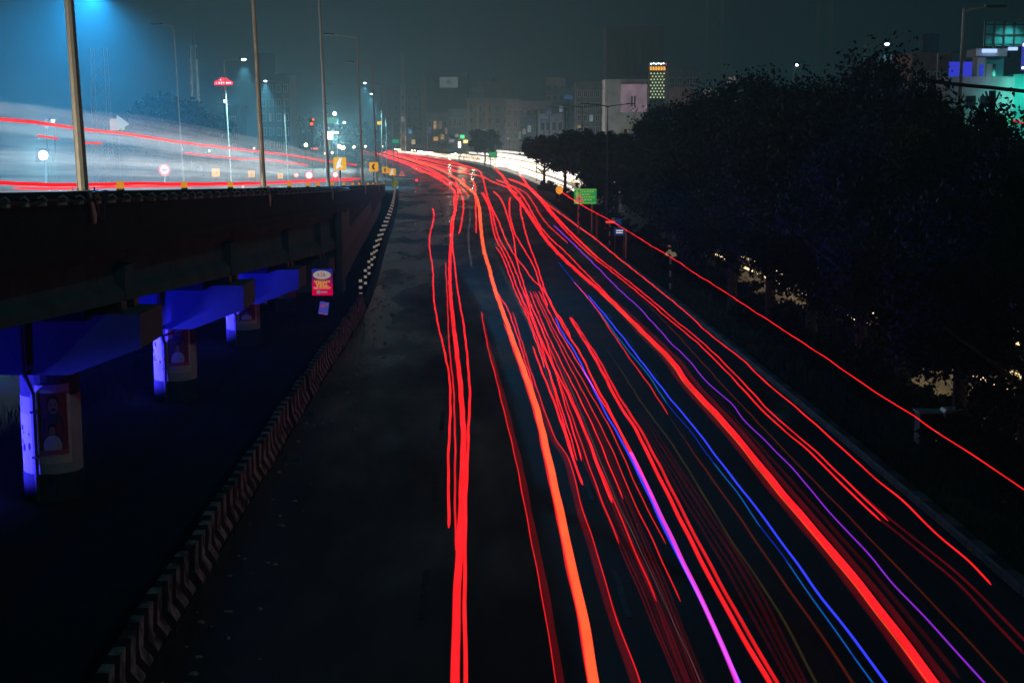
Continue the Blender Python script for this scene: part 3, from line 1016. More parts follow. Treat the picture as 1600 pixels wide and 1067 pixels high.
trail('bright red trail cut short above the dark fan of thin trails', 'red', 0.06, 0.8, [(832, 541), (848, 584), (867, 632), (883, 679), (896, 720), (911, 758)])
T7 = [(771, 299), (782, 310), (790, 329), (797, 351), (803, 374), (806, 400), (812, 425), (820, 450), (832, 498), (845, 533), (867, 577), (893, 628), (918, 686), (940, 745), (957, 786)]
trail('red trail with faded end right of the short bright one', 'red', 0.058, 0.8, T7)
trail('red trail starting bluntly after the bend, left of two', 'red', 0.065, 0.8, [(797, 308), (796, 332), (803, 362), (812, 379), (827, 404), (835, 419), (845, 450), (856, 480)])
trail('red trail starting bluntly after the bend, right of two', 'red', 0.065, 0.8, [(813, 308), (814, 332), (820, 359), (827, 383), (839, 415), (851, 453), (864, 482), (877, 500), (892, 528)])
trail('red trail weaving across the twin blunt starts', 'red', 0.045, 0.8, [(775, 386), (785, 402), (795, 428), (806, 458), (822, 492), (840, 540), (851, 575)])
T10 = [(890, 496), (906, 523), (928, 558), (950, 600), (969, 635), (995, 676), (1017, 720), (1044, 775), (1088, 863), (1144, 968), (1201, 1067)]
trail('solid red trail right of the pink one, down to the bottom', 'red', 0.085, 0.8, T10)
trail('darker red side of the solid trail right of the pink one', 'red_mid', 0.07, 0.77, off(T10, 3, 13))
T11 = [(772, 263), (784, 274), (792, 286), (799, 299), (812, 314), (824, 331), (837, 351), (852, 374), (869, 394), (886, 411), (912, 435), (939, 458), (973, 490), (1007, 524), (1049, 566), (1074, 601), (1144, 678), (1206, 755), (1271, 832), (1333, 906), (1394, 985), (1455, 1067)]
trail('heaviest red trail slanting to the far right of the blue one', 'red', 0.185, 0.8, T11)
trail('thin amber line inside the heaviest slanting red trail', 'amber', 0.022, 0.95, off(T11[11:], -2, -5))
trail('dark red fringe on the outer side of the heaviest slanting trail', 'red_dim', 0.14, 0.74, off(T11[10:], 6, 22))
trail('dark red fringe on the inner side of the heaviest slanting trail', 'red_dim', 0.14, 0.74, off(T11[12:], -6, -16))
trail('red strand merging into the heaviest slanting trail from above', 'red', 0.05, 0.8, [(775, 281), (799, 291), (812, 302), (824, 319), (842, 351), (861, 374), (882, 393), (912, 424), (939, 451), (973, 487), (1010, 524)])
T12 = [(794, 280), (812, 287), (827, 295), (840, 308), (850, 321), (860, 334), (886, 363), (918, 395), (952, 422), (986, 449), (1017, 475), (1054, 507), (1086, 533), (1115, 561), (1153, 600), (1197, 648), (1263, 705), (1315, 757), (1376, 814)]
trail('left strand of the even red pair right of the purple trail', 'red', 0.05, 0.8, T12, fade=0.3)
trail('right strand of the even red pair right of the purple trail', 'red', 0.045, 0.8, off(T12, 2, 12), fade=0.4)
E12 = [(1263, 705), (1315, 757), (1370, 808), (1438, 863), (1503, 919), (1560, 980), (1600, 1022)]
trail('dim dark end of the even red pair, left strand', 'red_dim', 0.06, 0.8, E12)
trail('dim dark end of the even red pair, right strand', 'red_dim', 0.06, 0.8, off(E12, 13, 20))
trail('thin wavy red trail along the kerb, ending near the painted kerb stones', 'red', 0.048, 0.8, [(812, 272), (822, 286), (831, 299), (845, 312), (860, 323), (894, 348), (928, 372), (965, 403), (1002, 432), (1038, 461), (1070, 487), (1101, 516), (1133, 542), (1157, 560), (1199, 600), (1267, 657), (1315, 701), (1363, 744), (1416, 788), (1464, 836), (1512, 876), (1549, 914)])
trail('highest red trail passing the roadside signs and cut by leaves', 'red', 0.036, 3.0, [(871, 296), (907, 320), (949, 343), (986, 365), (1023, 388), (1054, 406), (1083, 426), (1117, 447), (1151, 469), (1188, 493), (1220, 514), (1250, 533), (1289, 559), (1313, 576), (1353, 603), (1370, 615), (1424, 648), (1447, 665), (1488, 691), (1532, 720), (1600, 766), (1650, 800)])
trail('purple trail', 'purple', 0.036, 0.8, [(865, 352), (899, 385), (933, 418), (965, 451), (996, 479), (1023, 508), (1049, 537), (1073, 560), (1107, 600), (1140, 628), (1166, 661), (1197, 690), (1245, 740), (1289, 793), (1350, 858), (1394, 911), (1460, 981), (1538, 1067)])['label'] = 'thin purple trail between the heaviest red one and the even red pair'
T16 = [(918, 461), (947, 495), (982, 539), (1014, 581), (1046, 622), (1078, 660), (1114, 707), (1158, 764), (1193, 810), (1241, 875), (1284, 935), (1333, 998), (1384, 1067)]
trail('bright blue trail, the longest of the blue ones', 'blue', 0.05, 0.8, T16)
T16c = [(872, 409), (896, 440), (915, 462), (937, 488), (969, 533), (1011, 584), (1043, 632), (1078, 673), (1114, 723), (1149, 766), (1188, 823), (1228, 876), (1280, 950), (1333, 1025), (1363, 1067)]
trail('thin deep blue trail just left of the bright blue one', 'blue_dim', 0.036, 0.8, T16c)
for a, b in ((3, 6), (8, 10), (11, 13)):
    trail('teal green stretch along the thin deep blue trail', 'teal', 0.026, 0.86, T16c[a:b + 1], group='teal stretches beside the blue trail', ext=False)
trail('teal green end of the thin deep blue trail at the bottom', 'teal', 0.026, 0.86, T16c[13:])
T17 = [(897, 441), (915, 462), (931, 482), (963, 530), (1001, 584), (1015, 603), (1044, 648), (1079, 701), (1144, 793), (1210, 889), (1271, 976), (1332, 1067)]
trail('dark rusty red trail left of the blue pair', 'red_mid', 0.035, 0.8, T17[:7])
trail('rusty brown lower end of the trail left of the blue pair', 'brown', 0.05, 0.8, T17[6:])
trail('very dim olive trail between the blue pair and the solid red one', 'olive', 0.05, 0.8, [(936, 528), (969, 577), (1004, 632), (1057, 705), (1131, 827), (1210, 946), (1275, 1067)])
trail('dim brown red trail between the purple trail and the even pair', 'brown', 0.045, 0.8, [(961, 435), (1010, 475), (1050, 515), (1091, 560), (1127, 600), (1210, 688), (1328, 810), (1438, 924), (1573, 1067)])
trail('beaded thin red trail beside the start of the purple one', 'red_mid', 0.05, 0.8, [(801, 291), (820, 301), (833, 317), (844, 336), (859, 355), (887, 380)])
0 and trail('broad dim glow band between the blue trail and the heaviest red one', 'red_faint', 0.55, 0.7, [(918, 452), (960, 490), (1010, 545), (1060, 603), (1130, 690), (1195, 770)])
for k in range(9):
    j = random.uniform(-2, 2)
    px = [(848 + 3.4 * k, 530), (876 + 4.6 * k, 615), (903 + 6 * k + j, 700), (950 + 6 * k + j, 815), (1000 + 5.8 * k, 927), (1030 + 5.4 * k, 1000), (1058 + 5.2 * k, 1067)]
    trail('thin dim red trail in the dark fan between the orange and pink trails', ('red_dim', 'red_dim', 'red_faint')[k % 3], random.uniform(0.02, 0.055), 0.8, px, group='dim fan of thin red trails')
for k in range(7):
    px = [(812 + 5 * k, 455), (836 + 6.5 * k, 520), (862 + 9 * k, 590), (885 + 12.5 * k, 660), (903 + 15 * k, 720), (925 + 16 * k, 780)]
    trail('thin red trail in the thick of the bundle above the dark fan', ('red', 'red_mid', 'red_mid')[k % 3], random.uniform(0.018, 0.04), 0.8, [(x + random.uniform(-1.5, 1.5), y) for x, y in (px + [(950 + 18 * k, 850), (985 + 20 * k, 940)])[:(5, 7, 8, 6, 8, 7, 6)[k]]], group='thin red trails above the dark fan', fade=0.45)
trail('greyish blue hairline in the dark fan of thin red trails', 'grey', 0.02, 0.8, [(835, 490), (870, 560), (906, 640), (950, 750), (1010, 880), (1070, 1010), (1095, 1067)])
for k in range(4):
    px = [(990 + 4 * k, 640), (1030 + 7 * k, 715), (1080 + 9 * k, 800), (1140 + 11 * k, 900), (1232 + 9 * k, 1067)]
    trail('faint maroon trail in the gap right of the solid red one', 'red_faint', random.uniform(0.04, 0.09), 0.8, px, group='faint maroon trails')
trail('faint maroon trail just beyond the heaviest slanting one', 'red_faint', 0.09, 0.8, [(1100, 600), (1180, 690), (1260, 780), (1340, 870), (1420, 965), (1500, 1060)])
trail('faint grey trail left of the orange one just after the bend', 'grey', 0.10, 0.5, [(734, 310), (735, 336), (732, 362), (733, 390), (737, 417)])
trail('faint yellowish hairline right of the orange trail after the bend', 'olive', 0.05, 0.6, [(751, 295), (754, 336), (762, 370), (772, 395), (782, 419), (800, 460), (826, 507)])
trail('faint bluish hairline right of the orange trail mid road', 'grey', 0.05, 0.6, [(781, 412), (800, 452), (826, 507), (846, 560), (866, 620)])
# far bend: strands converging towards the merge
for k, px in enumerate((
        [(562, 236), (590, 240), (625, 250), (660, 262), (690, 277), (718, 292), (733, 306)],
        [(570, 231), (612, 239), (655, 248), (700, 258), (735, 266)],
        [(580, 233), (622, 243), (668, 256), (707, 268), (733, 268)],
        [(600, 235), (650, 243), (700, 251), (733, 262)],
        [(640, 249), (690, 260), (726, 271), (752, 276), (771, 285), (792, 293), (809, 304)],
        [(606, 247), (632, 254), (655, 267), (680, 274), (700, 290)],
        [(560, 234), (585, 239), (612, 249), (640, 259), (662, 270)])):
    trail('far red trail bunched with others at the distant bend', 'red', 0.05, 0.8, px, group='red trails bunched at the far bend')
trail('red trail dropping from the far hedge across the others', 'red', 0.045, 0.8, [(810, 271), (818, 281), (829, 296), (846, 314), (865, 336), (900, 371), (935, 404)])
# flyover trails
GD = 'red trails on the flyover'
trail('high red trail of a tall vehicle crossing the whole flyover', 'red', 0.085, 0, [(-40, 183), (0, 187), (60, 192), (120, 201), (200, 210), (285, 223), (360, 232), (430, 240), (470, 245.5), (509, 252), (563, 259)], lane=-14.0, group=GD)
trail('shorter red trail under the high one on the flyover', 'red', 0.055, 0, [(285, 239), (350, 246), (380, 249), (410, 249), (449, 254), (482, 258)], lane=-15.5, group=GD)
trail('low red trail skimming the parapet of the flyover', 'red', 0.075, 0, [(-40, 285), (0, 286), (50, 288), (130, 289), (200, 287), (300, 287.5), (400, 286), (470, 283), (520, 280), (575, 279)], lane=-11.0, group=GD)
trail('lowest red trail half hidden behind the flyover parapet', 'red', 0.065, 0, [(20, 294), (100, 295), (200, 292), (300, 290.5), (400, 288), (500, 283.5), (570, 281)], lane=-12.5, group=GD)
trail('tiny red trail above the dazzling floodlight', 'red', 0.06, 0, [(58, 213), (72, 214), (91, 217)], lane=-16, group=GD)
trail('tiny red trail crossing the tan parapet pole', 'red', 0.06, 0, [(115, 220), (135, 223), (160, 225)], lane=-16, group=GD)
gp = 'pale streaks of passing headlights and painted haze above the flyover'
for k in range(70):  # headlight streaks, multiplied to paint the lit haze over the deck
    y0 = random.uniform(22, 70); y1 = y0 + random.uniform(35, 110)
    x0 = random.uniform(-19, -9.5); h0 = random.uniform(0.4, 3.2)
    P = [Vector((x0 + shift(yy), yy, deck_z(yy) + h0 + random.uniform(-.05, .05))) for yy in yl(y0, min(y1, 185), 9)]
    c = P[0].copy()
    Q = smooth3(P, 3); rad_ = random.uniform(0.04, 0.30)
    o = MB().tube([q - c for q in Q], [rad_ * min(1, .03 + 5 * i / len(Q), .03 + 5 * (len(Q) - 1 - i) / len(Q)) for i in range(len(Q))], 8, flat=1.5).build('light_trail', G['pale' if k % 3 else 'pale_cool'], None, True)
    o.location = c
    tag(o, 'faint pale streak of passing headlights and painted haze above the flyover deck', 'light trail', gp)

# headlights on the opposite carriageway: white trails far off, amber glimpses behind the near trees
GW = 'white headlight trails on the opposite road'
for k in range(20):
    lane = (0.2, 1.6, 3.6, 5.0, 7.0, 8.4)[k % 6] + random.uniform(-.3, .3)
    h = random.choice([0.62, 0.7, 0.85, 0.95]) if k < 13 else (1.5, 2.3, 2.7, 1.9, 3.0, 1.2, 2.0)[k - 13]
    y0 = random.uniform(186, 205); y1 = random.uniform(300, 400) if k % 4 else random.uniform(420, 560)
    P = [Vector((opp(yy) + lane + 0.15 * math.sin(yy * 0.03 + k), yy, h)) for yy in yl(y0, y1, 8)]
    c = P[0].copy()
    o = MB().tube([q - c for q in P], [0.5 * max(0.10, 0.0015 * q.y) for q in P], 6).build('light_trail', G[('white', 'white', 'white_warm')[k % 3]] if k < 13 else G['white_soft'], None, True)
    o.location = c
    tag(o, 'blazing white headlight trail on the opposite road beyond the median', 'light trail', GW)
for k in range(6):
    lane = (0.4, 1.7, 4.0, 5.3, 7.2, 8.3)[k]
    h = (0.7, 0.7, 0.8, 0.8, 1.6, 1.65)[k]
    P = [Vector((opp(yy) + lane, yy, h)) for yy in yl(26, 94, 8)]
    c = P[0].copy()
    o = MB().tube([q - c for q in P], 0.055, 6).build('light_trail', G['head_amber'], None, True)
    o.location = c
    tag(o, 'warm headlight trail glimpsed in glints behind the dark median trees', 'light trail', 'warm headlight trails behind the trees')
for (Yp, lane, z, pw_) in ((205, 3.5, 1.6, 350), (250, 3.5, 1.6, 500), (300, 3.5, 1.8, 700), (360, 4.0, 1.8, 1000), (450, 4.0, 2.0, 1000)):
    point('headlight_glare', (opp(Yp) + lane, Yp, z), pw_, (1.0, 0.84, 0.62), 0.5)

# headlamps of the vehicles passing on the flyover
for Yp, lane, pw_ in ((22, -12.0, 800), (41, -13.0, 900), (58, -14.5, 600), (84, -15.0, 700), (108, -15, 900), (135, -15, 1000), (165, -15, 1200)):
    point('passing_headlight', (lane + shift(Yp), Yp, deck_z(Yp) + 0.75), pw_, (1.0, 0.86, 0.68), .2)

# single headlights far along the opposite road, before they run together
for k in range(22):
    Yp = random.uniform(400, 640)
    lane = random.choice((1.0, 4.0, 7.5)) + random.uniform(-.4, .4)
    c0 = (opp(Yp) + lane, Yp, random.uniform(.6, 1.1))
    t = thing('headlight', 'far white headlight on the opposite road before the lights run together', 'headlight', c0, 0, 'far headlights on the opposite road')
    MB().ball((-.5, 0, 0), random.uniform(.22, .5), sc=(1.5, .5, .8), nu=8, nv=5).ball((.6, 0, 0), random.uniform(.2, .42), sc=(1.5, .5, .8), nu=8, nv=5).build('lens', G['lens_warm'] if k % 3 else G['lens'], t)
    MB().box((-1.0, .25, -.35), (1.0, .6, .35)).build('bumper', M['dark_steel'], t)
# ------------------------------------------------------------------ trees


def crown_mesh(name, seed, nclump, per, leaf, mat, R=1.0, H=1.0, low=-0.9):
    """leaf-sized faces in clumps through an ellipsoid of half axes R, R, H"""
    g = np.random.default_rng(seed)
    d = g.normal(size=(nclump, 3)); d /= np.linalg.norm(d, axis=1)[:, None]
    rad = np.where(g.uniform(0, 1, nclump) < 0.16, g.uniform(0.98, 1.10, nclump), g.uniform(0.35, 1.0, nclump) ** 0.6)
    c = d * rad[:, None]
    c[:, 2] = np.clip(c[:, 2], low, 1.2)
    cr = np.where(rad > 1.0, g.uniform(0.10, 0.17, nclump), g.uniform(0.14, 0.30, nclump))
    cnt = np.where(rad > 1.0, int(per * 0.42), per)
    cc = np.repeat(c, cnt, 0); rr = np.repeat(cr, cnt); n = len(rr)
    v = g.normal(size=(n, 3)); v /= np.linalg.norm(v, axis=1)[:, None]
    p = cc + v * (rr * np.minimum(np.abs(g.normal(0, 0.66, n)), 1.35))[:, None]
    p *= np.array([R, R, H])
    a = g.normal(size=(n, 3)); a /= np.linalg.norm(a, axis=1)[:, None]
    b = np.cross(a, g.normal(size=(n, 3))); b /= np.linalg.norm(b, axis=1)[:, None]
    s = leaf * g.uniform(0.6, 1.35, n)
    a *= s[:, None]; b *= (s * 0.5)[:, None]
    vs = np.stack([p - a, p + b, p + a, p - b], 1).reshape(-1, 3)
    me = bpy.data.meshes.new(name)
    me.vertices.add(4 * n)
    me.vertices.foreach_set('co', vs.astype(np.float32).ravel())
    me.loops.add(4 * n)
    me.loops.foreach_set('vertex_index', np.arange(4 * n, dtype=np.int32))
    me.polygons.add(n)
    me.polygons.foreach_set('loop_start', np.arange(0, 4 * n, 4, dtype=np.int32))
    me.polygons.foreach_set('loop_total', np.full(n, 4, dtype=np.int32))
    me.materials.append(mat)
    me.update(calc_edges=True)
    me.validate()
    return me


def trunk_mesh(seed, H, R, r0):
    g = random.Random(seed)
    mb = MB()
    lean = g.uniform(-.25, .25)
    top = (lean, g.uniform(-.2, .2), H * 0.62)
    mb.tube([(0, 0, -0.05), (0.02, 0, 0.4), (lean * .4, top[1] * .4, H * .25), (lean * .7, top[1] * .7, H * 0.42), top], [r0 * 1.35, r0, r0 * .85, r0 * .7, r0 * .4], 9)
    for k in range(9):
        a = k * 2.4 + g.uniform(-.4, .4); z0 = H * g.uniform(.24, .52); L = R * g.uniform(.5, .95)
        f = (z0 / (H * .62))
        s = (lean * f, top[1] * f, z0)
        mb.tube([s, (s[0] + math.cos(a) * L * .4, s[1] + math.sin(a) * L * .4, z0 + L * .32), (s[0] + math.cos(a) * L, s[1] + math.sin(a) * L, z0 + L * .75)], [r0 * .42, r0 * .28, r0 * .1], 6)
    return mb.mesh('trunk', M['bark'])


TP = []
for k in range(4):
    TP.append((crown_mesh('crown', 100 + k, 88, 760, 0.105, M['leaf'], 3.7, 4.0), trunk_mesh(40 + k, 9.4, 3.4, 0.22)))
FP = [crown_mesh('crown', 200 + k, 60, 190, 0.30, M['leaf_far'], 3.7, 3.6) for k in range(3)]
FT = [trunk_mesh(60 + k, 8.5, 3.4, 0.22) for k in range(3)]
BP = [crown_mesh('foliage', 300 + k, 40, 110, 0.10, M['leaf'], 1.0, 0.8, -0.5) for k in range(3)]


def tree(label, x, y, ztop, R, zlow, group, proto, far=False, rz=None):
    t = thing('tree', label, 'tree', (x, y, 0), 0, group)
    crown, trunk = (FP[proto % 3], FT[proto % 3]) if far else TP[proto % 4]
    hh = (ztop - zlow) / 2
    c = link('crown', crown, t)
    c.location = (random.uniform(-.2, .2), 0, zlow + hh)
    c.scale = (R / 4.35, R / 4.35, hh / (4.25 if far else 4.7))
    c.rotation_euler = (0, 0, random.uniform(0, 6.28) if rz is None else rz)
    tag(c, kind='stuff')
    k = link('trunk', trunk, t)
    k.scale = (1, 1, ztop / 9.8)
    k.rotation_euler = (0, 0, random.uniform(0, 6.28))
    return t


gt = 'trees along the median verge'
for i, (Yp, px_, ptop, R, zl, lab) in enumerate((
        (31.5, 1620, 196, 3.4, 1.2, 'nearest dark tree beside the teal building, its leaves against the lit wall'),
        (36.5, 1512, 178, 3.2, 0.9, 'dark tree under the white building, lower than the tall one beside it'),
        (41.5, 1418, 106, 3.7, 1.4, 'tall dark tree below the pink building'),
        (45.5, 1352, 76, 3.8, 1.5, 'tallest dark tree, with the pale lamp cone over its crown'),
        (50.5, 1272, 84, 3.8, 1.6, 'tall dark tree with a forked pale trunk by the verge'),
        (57.0, 1206, 102, 3.8, 1.7, 'dark tree with a broad crown and a thin pale stake by its trunk'),
        (64.0, 1146, 118, 3.9, 1.0, 'dark tree next beyond the broad crowned one'),
        (73.0, 1110, 138, 3.9, 2.0, 'dark tree with sprigs reaching above its crown, past the blue sign'),
        (84.0, 1088, 150, 4.0, 2.0, 'dark tree in front of the lit tower foot'),
        (99.0, 1045, 152, 3.8, 0.8, 'dark tree whose sprays cross the lit upper floor of the white building'),
        (124.0, 962, 198, 3.5, 0.6, 'lower dark tree at the foot of the white building'),
        (150.0, 915, 197, 4.4, 2.6, 'low dark tree behind the green direction sign'),
        (176.0, 882, 202, 4.2, 3.0, 'round dark tree in the median beside the blazing headlights'),
        (200.0, 850, 208, 3.8, 3.4, 'dark tree ending the near row where the headlights emerge'))):
    p = at_y(px_, 400, Yp)
    x = p.x
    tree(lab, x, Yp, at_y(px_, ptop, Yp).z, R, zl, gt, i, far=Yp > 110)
gs = 'second row of trees across the opposite road'
for i, (Yp, px_, ptop, R, zl) in enumerate(((52, 1600, 200, 3.5, 2.8), (66, 1500, 190, 4.0, 2.8), (80, 1395, 150, 4.2, 3.0), (95, 1300, 150, 4.6, 3.0), (112, 1215, 165, 4.6, 3.0), (135, 1125, 180, 4.8, 2.6), (165, 1050, 190, 5.0, 2.4), (205, 985, 205, 5.2, 2.4))):
    p = at_y(px_, 400, Yp)
    tree('dark tree in the back row across the opposite road, hidden by nearer crowns', p.x, Yp, at_y(px_, ptop, Yp).z, R, zl, gs, i + 1, far=True)
p = at_y(758, 250, 345)
tree('lone round dark tree standing over the blazing headlights', p.x, 345, at_y(758, 199, 345).z, 4.4, 2.2, 'far median trees', 1, far=True)
for px_, ptop, R, Yp, lab in ((632, 192, 6.4, 590, 'spiky topped far tree at the end of the dark row by the small green sign'), (661, 199, 6.0, 575, 'far tree in the middle of the dark row over the red trails'), (690, 203, 6.0, 560, 'far tree at the end of the dark row nearest the glowing junction')):
    p = at_y(px_, 250, Yp)
    tree(lab, p.x, Yp, at_y(px_, ptop, Yp).z, R, 1.5, 'far median trees', int(px_), far=True)
for px_, ptop, R, Yp, lab in ((262, 138, 7.0, 240, 'big hazy tree behind the flyover between the lattice mast and the thin pole'), (318, 158, 6.5, 260, 'hazy tree below the slim dark tower'), (210, 165, 5.5, 250, 'hazy tree behind the pink and white hoarding'),
                              (478, 178, 5.5, 360, 'hazy tree left of the glowing junction'), (556, 190, 7.5, 430, 'hazy tree right of the glowing junction'), (588, 200, 6.0, 450, 'hazy low tree behind the parapet poles by the ramp foot')):
    p = at_y(px_, 250, Yp)
    tree(lab, p.x, Yp, at_y(px_, ptop, Yp).z, R, 1.2, 'hazy trees behind the flyover', int(px_), far=True)

gb = 'low shrubs on the median verge'
for i in range(64):
    y = random.choice([random.uniform(26, 80), random.uniform(26, 80), random.uniform(60, 200)])
    x = right(y) + random.uniform(2.4, max(2.6, opp(y) - right(y) - 0.9))
    t = thing('shrub', 'low dark shrub on the rough median verge', 'shrub', (x, y, 0), random.uniform(0, 6), gb)
    f = link('foliage', BP[i % 3], t)
    s = random.uniform(0.5, 1.05)
    f.scale = (s * 1.1, s * 1.1, s); f.location = (0, 0, 0.5 * s)
    tag(f, kind='stuff')
    MB().tube([(0, 0, 0), (0.03, 0, 0.3 * s), (0.1, 0.05, 0.7 * s)], [0.03, 0.025, 0.01], 5).tube([(0, 0, 0.1), (-0.12, 0.08, 0.6 * s)], [0.02, 0.008], 5).build('stem', M['bark'], t)


def grass_patch(name, n, fx, hmin, hmax, seed):
    g = np.random.default_rng(seed)
    P = fx(g, n)
    h = g.uniform(hmin, hmax, n); a = g.uniform(0, 2 * PI, n); w = g.uniform(0.012, 0.03, n)
    dx, dy = np.cos(a) * w, np.sin(a) * w
    lx, ly = g.normal(0, .35, n) * h, g.normal(0, .35, n) * h
    z0 = np.zeros(n)
    v = np.stack([np.stack([P[:, 0] - dx, P[:, 1] - dy, z0], 1), np.stack([P[:, 0] + dx, P[:, 1] + dy, z0], 1), np.stack([P[:, 0] + lx, P[:, 1] + ly, h], 1)], 1).reshape(-1, 3)
    me = bpy.data.meshes.new(name)
    me.vertices.add(3 * n); me.vertices.foreach_set('co', v.astype(np.float32).ravel())
    me.loops.add(3 * n); me.loops.foreach_set('vertex_index', np.arange(3 * n, dtype=np.int32))
    me.polygons.add(n); me.polygons.foreach_set('loop_start', np.arange(0, 3 * n, 3, dtype=np.int32)); me.polygons.foreach_set('loop_total', np.full(n, 3, dtype=np.int32))
    me.materials.append(M['grass']); me.update(calc_edges=True)
    return tag(link(name, me), 'rough dark grass', 'grass', kind='stuff')


def fx1(g, n):
    y = 18 + 150 * g.uniform(0, 1, n) ** 1.6
    r = np.array([right(q) + 0.35 for q in y]); o = np.array([opp(q) - 0.8 for q in y])
    return np.stack([r + (o - r) * g.uniform(0, 1, n), y], 1)


def fx2(g, n):
    y = g.uniform(24, 70, n); x = g.uniform(-30, -11.5, n)
    k = (np.sin(x * 1.3) + np.sin(y * 0.9 + x) + g.normal(0, .5, n)) > 0.1
    x = np.where(k, x, g.uniform(-38, -21, n))
    return np.stack([x, y], 1)


grass_patch('grass', 24000, fx1, 0.08, 0.42, 5)
grass_patch('weeds', 14000, fx2, 0.10, 0.5, 6)
# litter along the foot of the barrier
lm = surf('litter', (0.45, 0.43, 0.40), 0.8, var=0.6, scale=9)
lb = MB()
for i in range(120):
    y = random.uniform(17, 75)
    x = left(y) + 0.25 + abs(random.gauss(0, 0.55))
    s = random.uniform(0.02, 0.07)
    lb.ball((x, y, 0.012 + s * 0.3), s, nu=5, nv=3, sc=(random.uniform(.6, 1.6), random.uniform(.6, 1.6), 0.5))
tag(lb.build('litter', lm), 'scattered stones and litter along the foot of the striped barrier', 'litter', kind='stuff')

# ------------------------------------------------------------------ buildings far off


def wallmat(name, col):
    return surf(name, tuple(min(.75, c * 1.35) for c in col), 0.9, var=0.45, scale=0.35, bump=0.05)


WM = {'grey': wallmat('grey_render', (0.16, 0.17, 0.18)), 'dark': wallmat('dark_render', (0.06, 0.065, 0.07)), 'tan': wallmat('ochre_render', (0.34, 0.20, 0.10)),
      'yellow': wallmat('yellow_render', (0.42, 0.32, 0.14)), 'pink': wallmat('pink_render', (0.42, 0.22, 0.20)), 'white': wallmat('white_render', (0.60, 0.62, 0.62)),
      'mauve': wallmat('mauve_render', (0.24, 0.19, 0.22)), 'red': wallmat('brick_red_render', (0.24, 0.09, 0.07)), 'blue': wallmat('blue_render', (0.10, 0.18, 0.26)),
      'teal': wallmat('teal_render', (0.12, 0.55, 0.50))}
WIN_LIT = [glow('lit_window_warm', (1.0, 0.55, 0.2), 0.5, sample=False, wobble=0.5), glow('lit_window_cool', (0.6, 0.85, 1.0), 0.22, sample=False, wobble=0.5), glow('lit_window_dim', (1.0, 0.7, 0.45), 0.10, sample=False, wobble=0.5)]


def building(label, x0, x1, ytop, Y, depth, wall, wins=None, extras=None, ybot=None, parapet_=True, cat='building'):
    """x0, x1, ytop: facade outline in the photo; Y its distance; wins: (cols, rows, z fraction range, lit list)"""
    a = at_y(x0, 230, Y).x; b = at_y(x1, 230, Y).x
    H = at_y((x0 + x1) / 2, ytop, Y).z
    cx = (a + b) / 2; w = b - a
    t = thing('building', label, cat, (cx, Y, 0))
    MB().box((-w / 2, 0, 0), (w / 2, depth, H)).build('wall', WM[wall], t)
    if parapet_:
        pb = MB()
        for lo, hi in (((-w / 2 - .12, -.12, H), (w / 2 + .12, 0.15, H + .5)), ((-w / 2 - .12, depth - .15, H), (w / 2 + .12, depth + .12, H + .5)),
                       ((-w / 2 - .12, .15, H), (-w / 2 + .15, depth - .15, H + .5)), ((w / 2 - .15, .15, H), (w / 2 + .12, depth - .15, H + .5))):
            pb.box(lo, hi)
        pb.build('roof_parapet', WM[wall], t)
    if wins:
        cols, rows, z0, z1, lit = wins
        cw = w / cols; ch = H * (z1 - z0) / rows
        ww, wh = cw * 0.52, ch * 0.50
        fr = MB()
        for lo, hi in (((-ww / 2 - .1, -.09, -wh / 2 - .1), (ww / 2 + .1, -0.002, -wh / 2)), ((-ww / 2 - .1, -.09, wh / 2), (ww / 2 + .1, -0.002, wh / 2 + .1)),
                       ((-ww / 2 - .1, -.09, -wh / 2), (-ww / 2, -0.002, wh / 2)), ((ww / 2, -.09, -wh / 2), (ww / 2 + .1, -0.002, wh / 2)), ((-.04, -.07, -wh / 2), (.04, -0.002, wh / 2))):
            fr.box(lo, hi)
        fme = fr.mesh('window', M['sign_white'])
        pme_ = {}
        for r in range(rows):
            for c in range(cols):
                i = r * cols + c
                m = WIN_LIT[lit[i]] if i in lit else M['window_dark']
                if m.name not in pme_:
                    pme_[m.name] = MB().box((-ww / 2, -.045, -wh / 2), (ww / 2, -0.003, wh / 2)).mesh('pane', m)
                o = link('window', fme, t)
                o.location = (-w / 2 + (c + .5) * cw, 0, H * z0 + (r + .5) * ch)
                link('pane', pme_[m.name], o)
    return t, w, H


# central skyline
t, w, H = building('dark block with a pale hoarding high on its face', 665, 731, 117, 645, 14, 'dark', (6, 3, .04, .42, {1: 0, 3: 2, 8: 2}))
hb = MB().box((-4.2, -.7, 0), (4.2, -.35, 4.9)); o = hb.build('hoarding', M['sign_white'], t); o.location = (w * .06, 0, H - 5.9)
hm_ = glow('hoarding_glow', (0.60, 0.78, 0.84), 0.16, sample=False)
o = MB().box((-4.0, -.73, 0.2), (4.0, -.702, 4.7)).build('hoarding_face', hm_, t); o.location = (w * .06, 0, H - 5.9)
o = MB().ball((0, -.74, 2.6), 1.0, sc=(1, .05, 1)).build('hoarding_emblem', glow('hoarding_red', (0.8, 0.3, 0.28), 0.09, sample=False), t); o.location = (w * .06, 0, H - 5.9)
t, w, H = building('narrow brick red stair tower against the dark hoarding block', 658, 668, 124, 642, 4, 'red')
building('dim reddish block behind the dark row of trees', 604, 656, 136, 780, 14, 'red', (5, 4, .2, .9, {7: 1}))
t, w, H = building('ochre rooftop house with a black water tank', 746, 802, 130, 630, 8, 'tan')
MB().tube([(0, 3, H), (0, 3, H + 1.9)], 1.2, 14).tube([(0, 3, H + 1.9), (0, 3, H + 2.3)], [1.2, .4], 14).build('water_tank', M['board_dark'], t)
t, w, H = building('yellow fronted block with tall columns and one amber window', 729, 812, 155, 615, 10, 'mauve', (6, 3, .25, .92, {1: 0, 3: 2}))
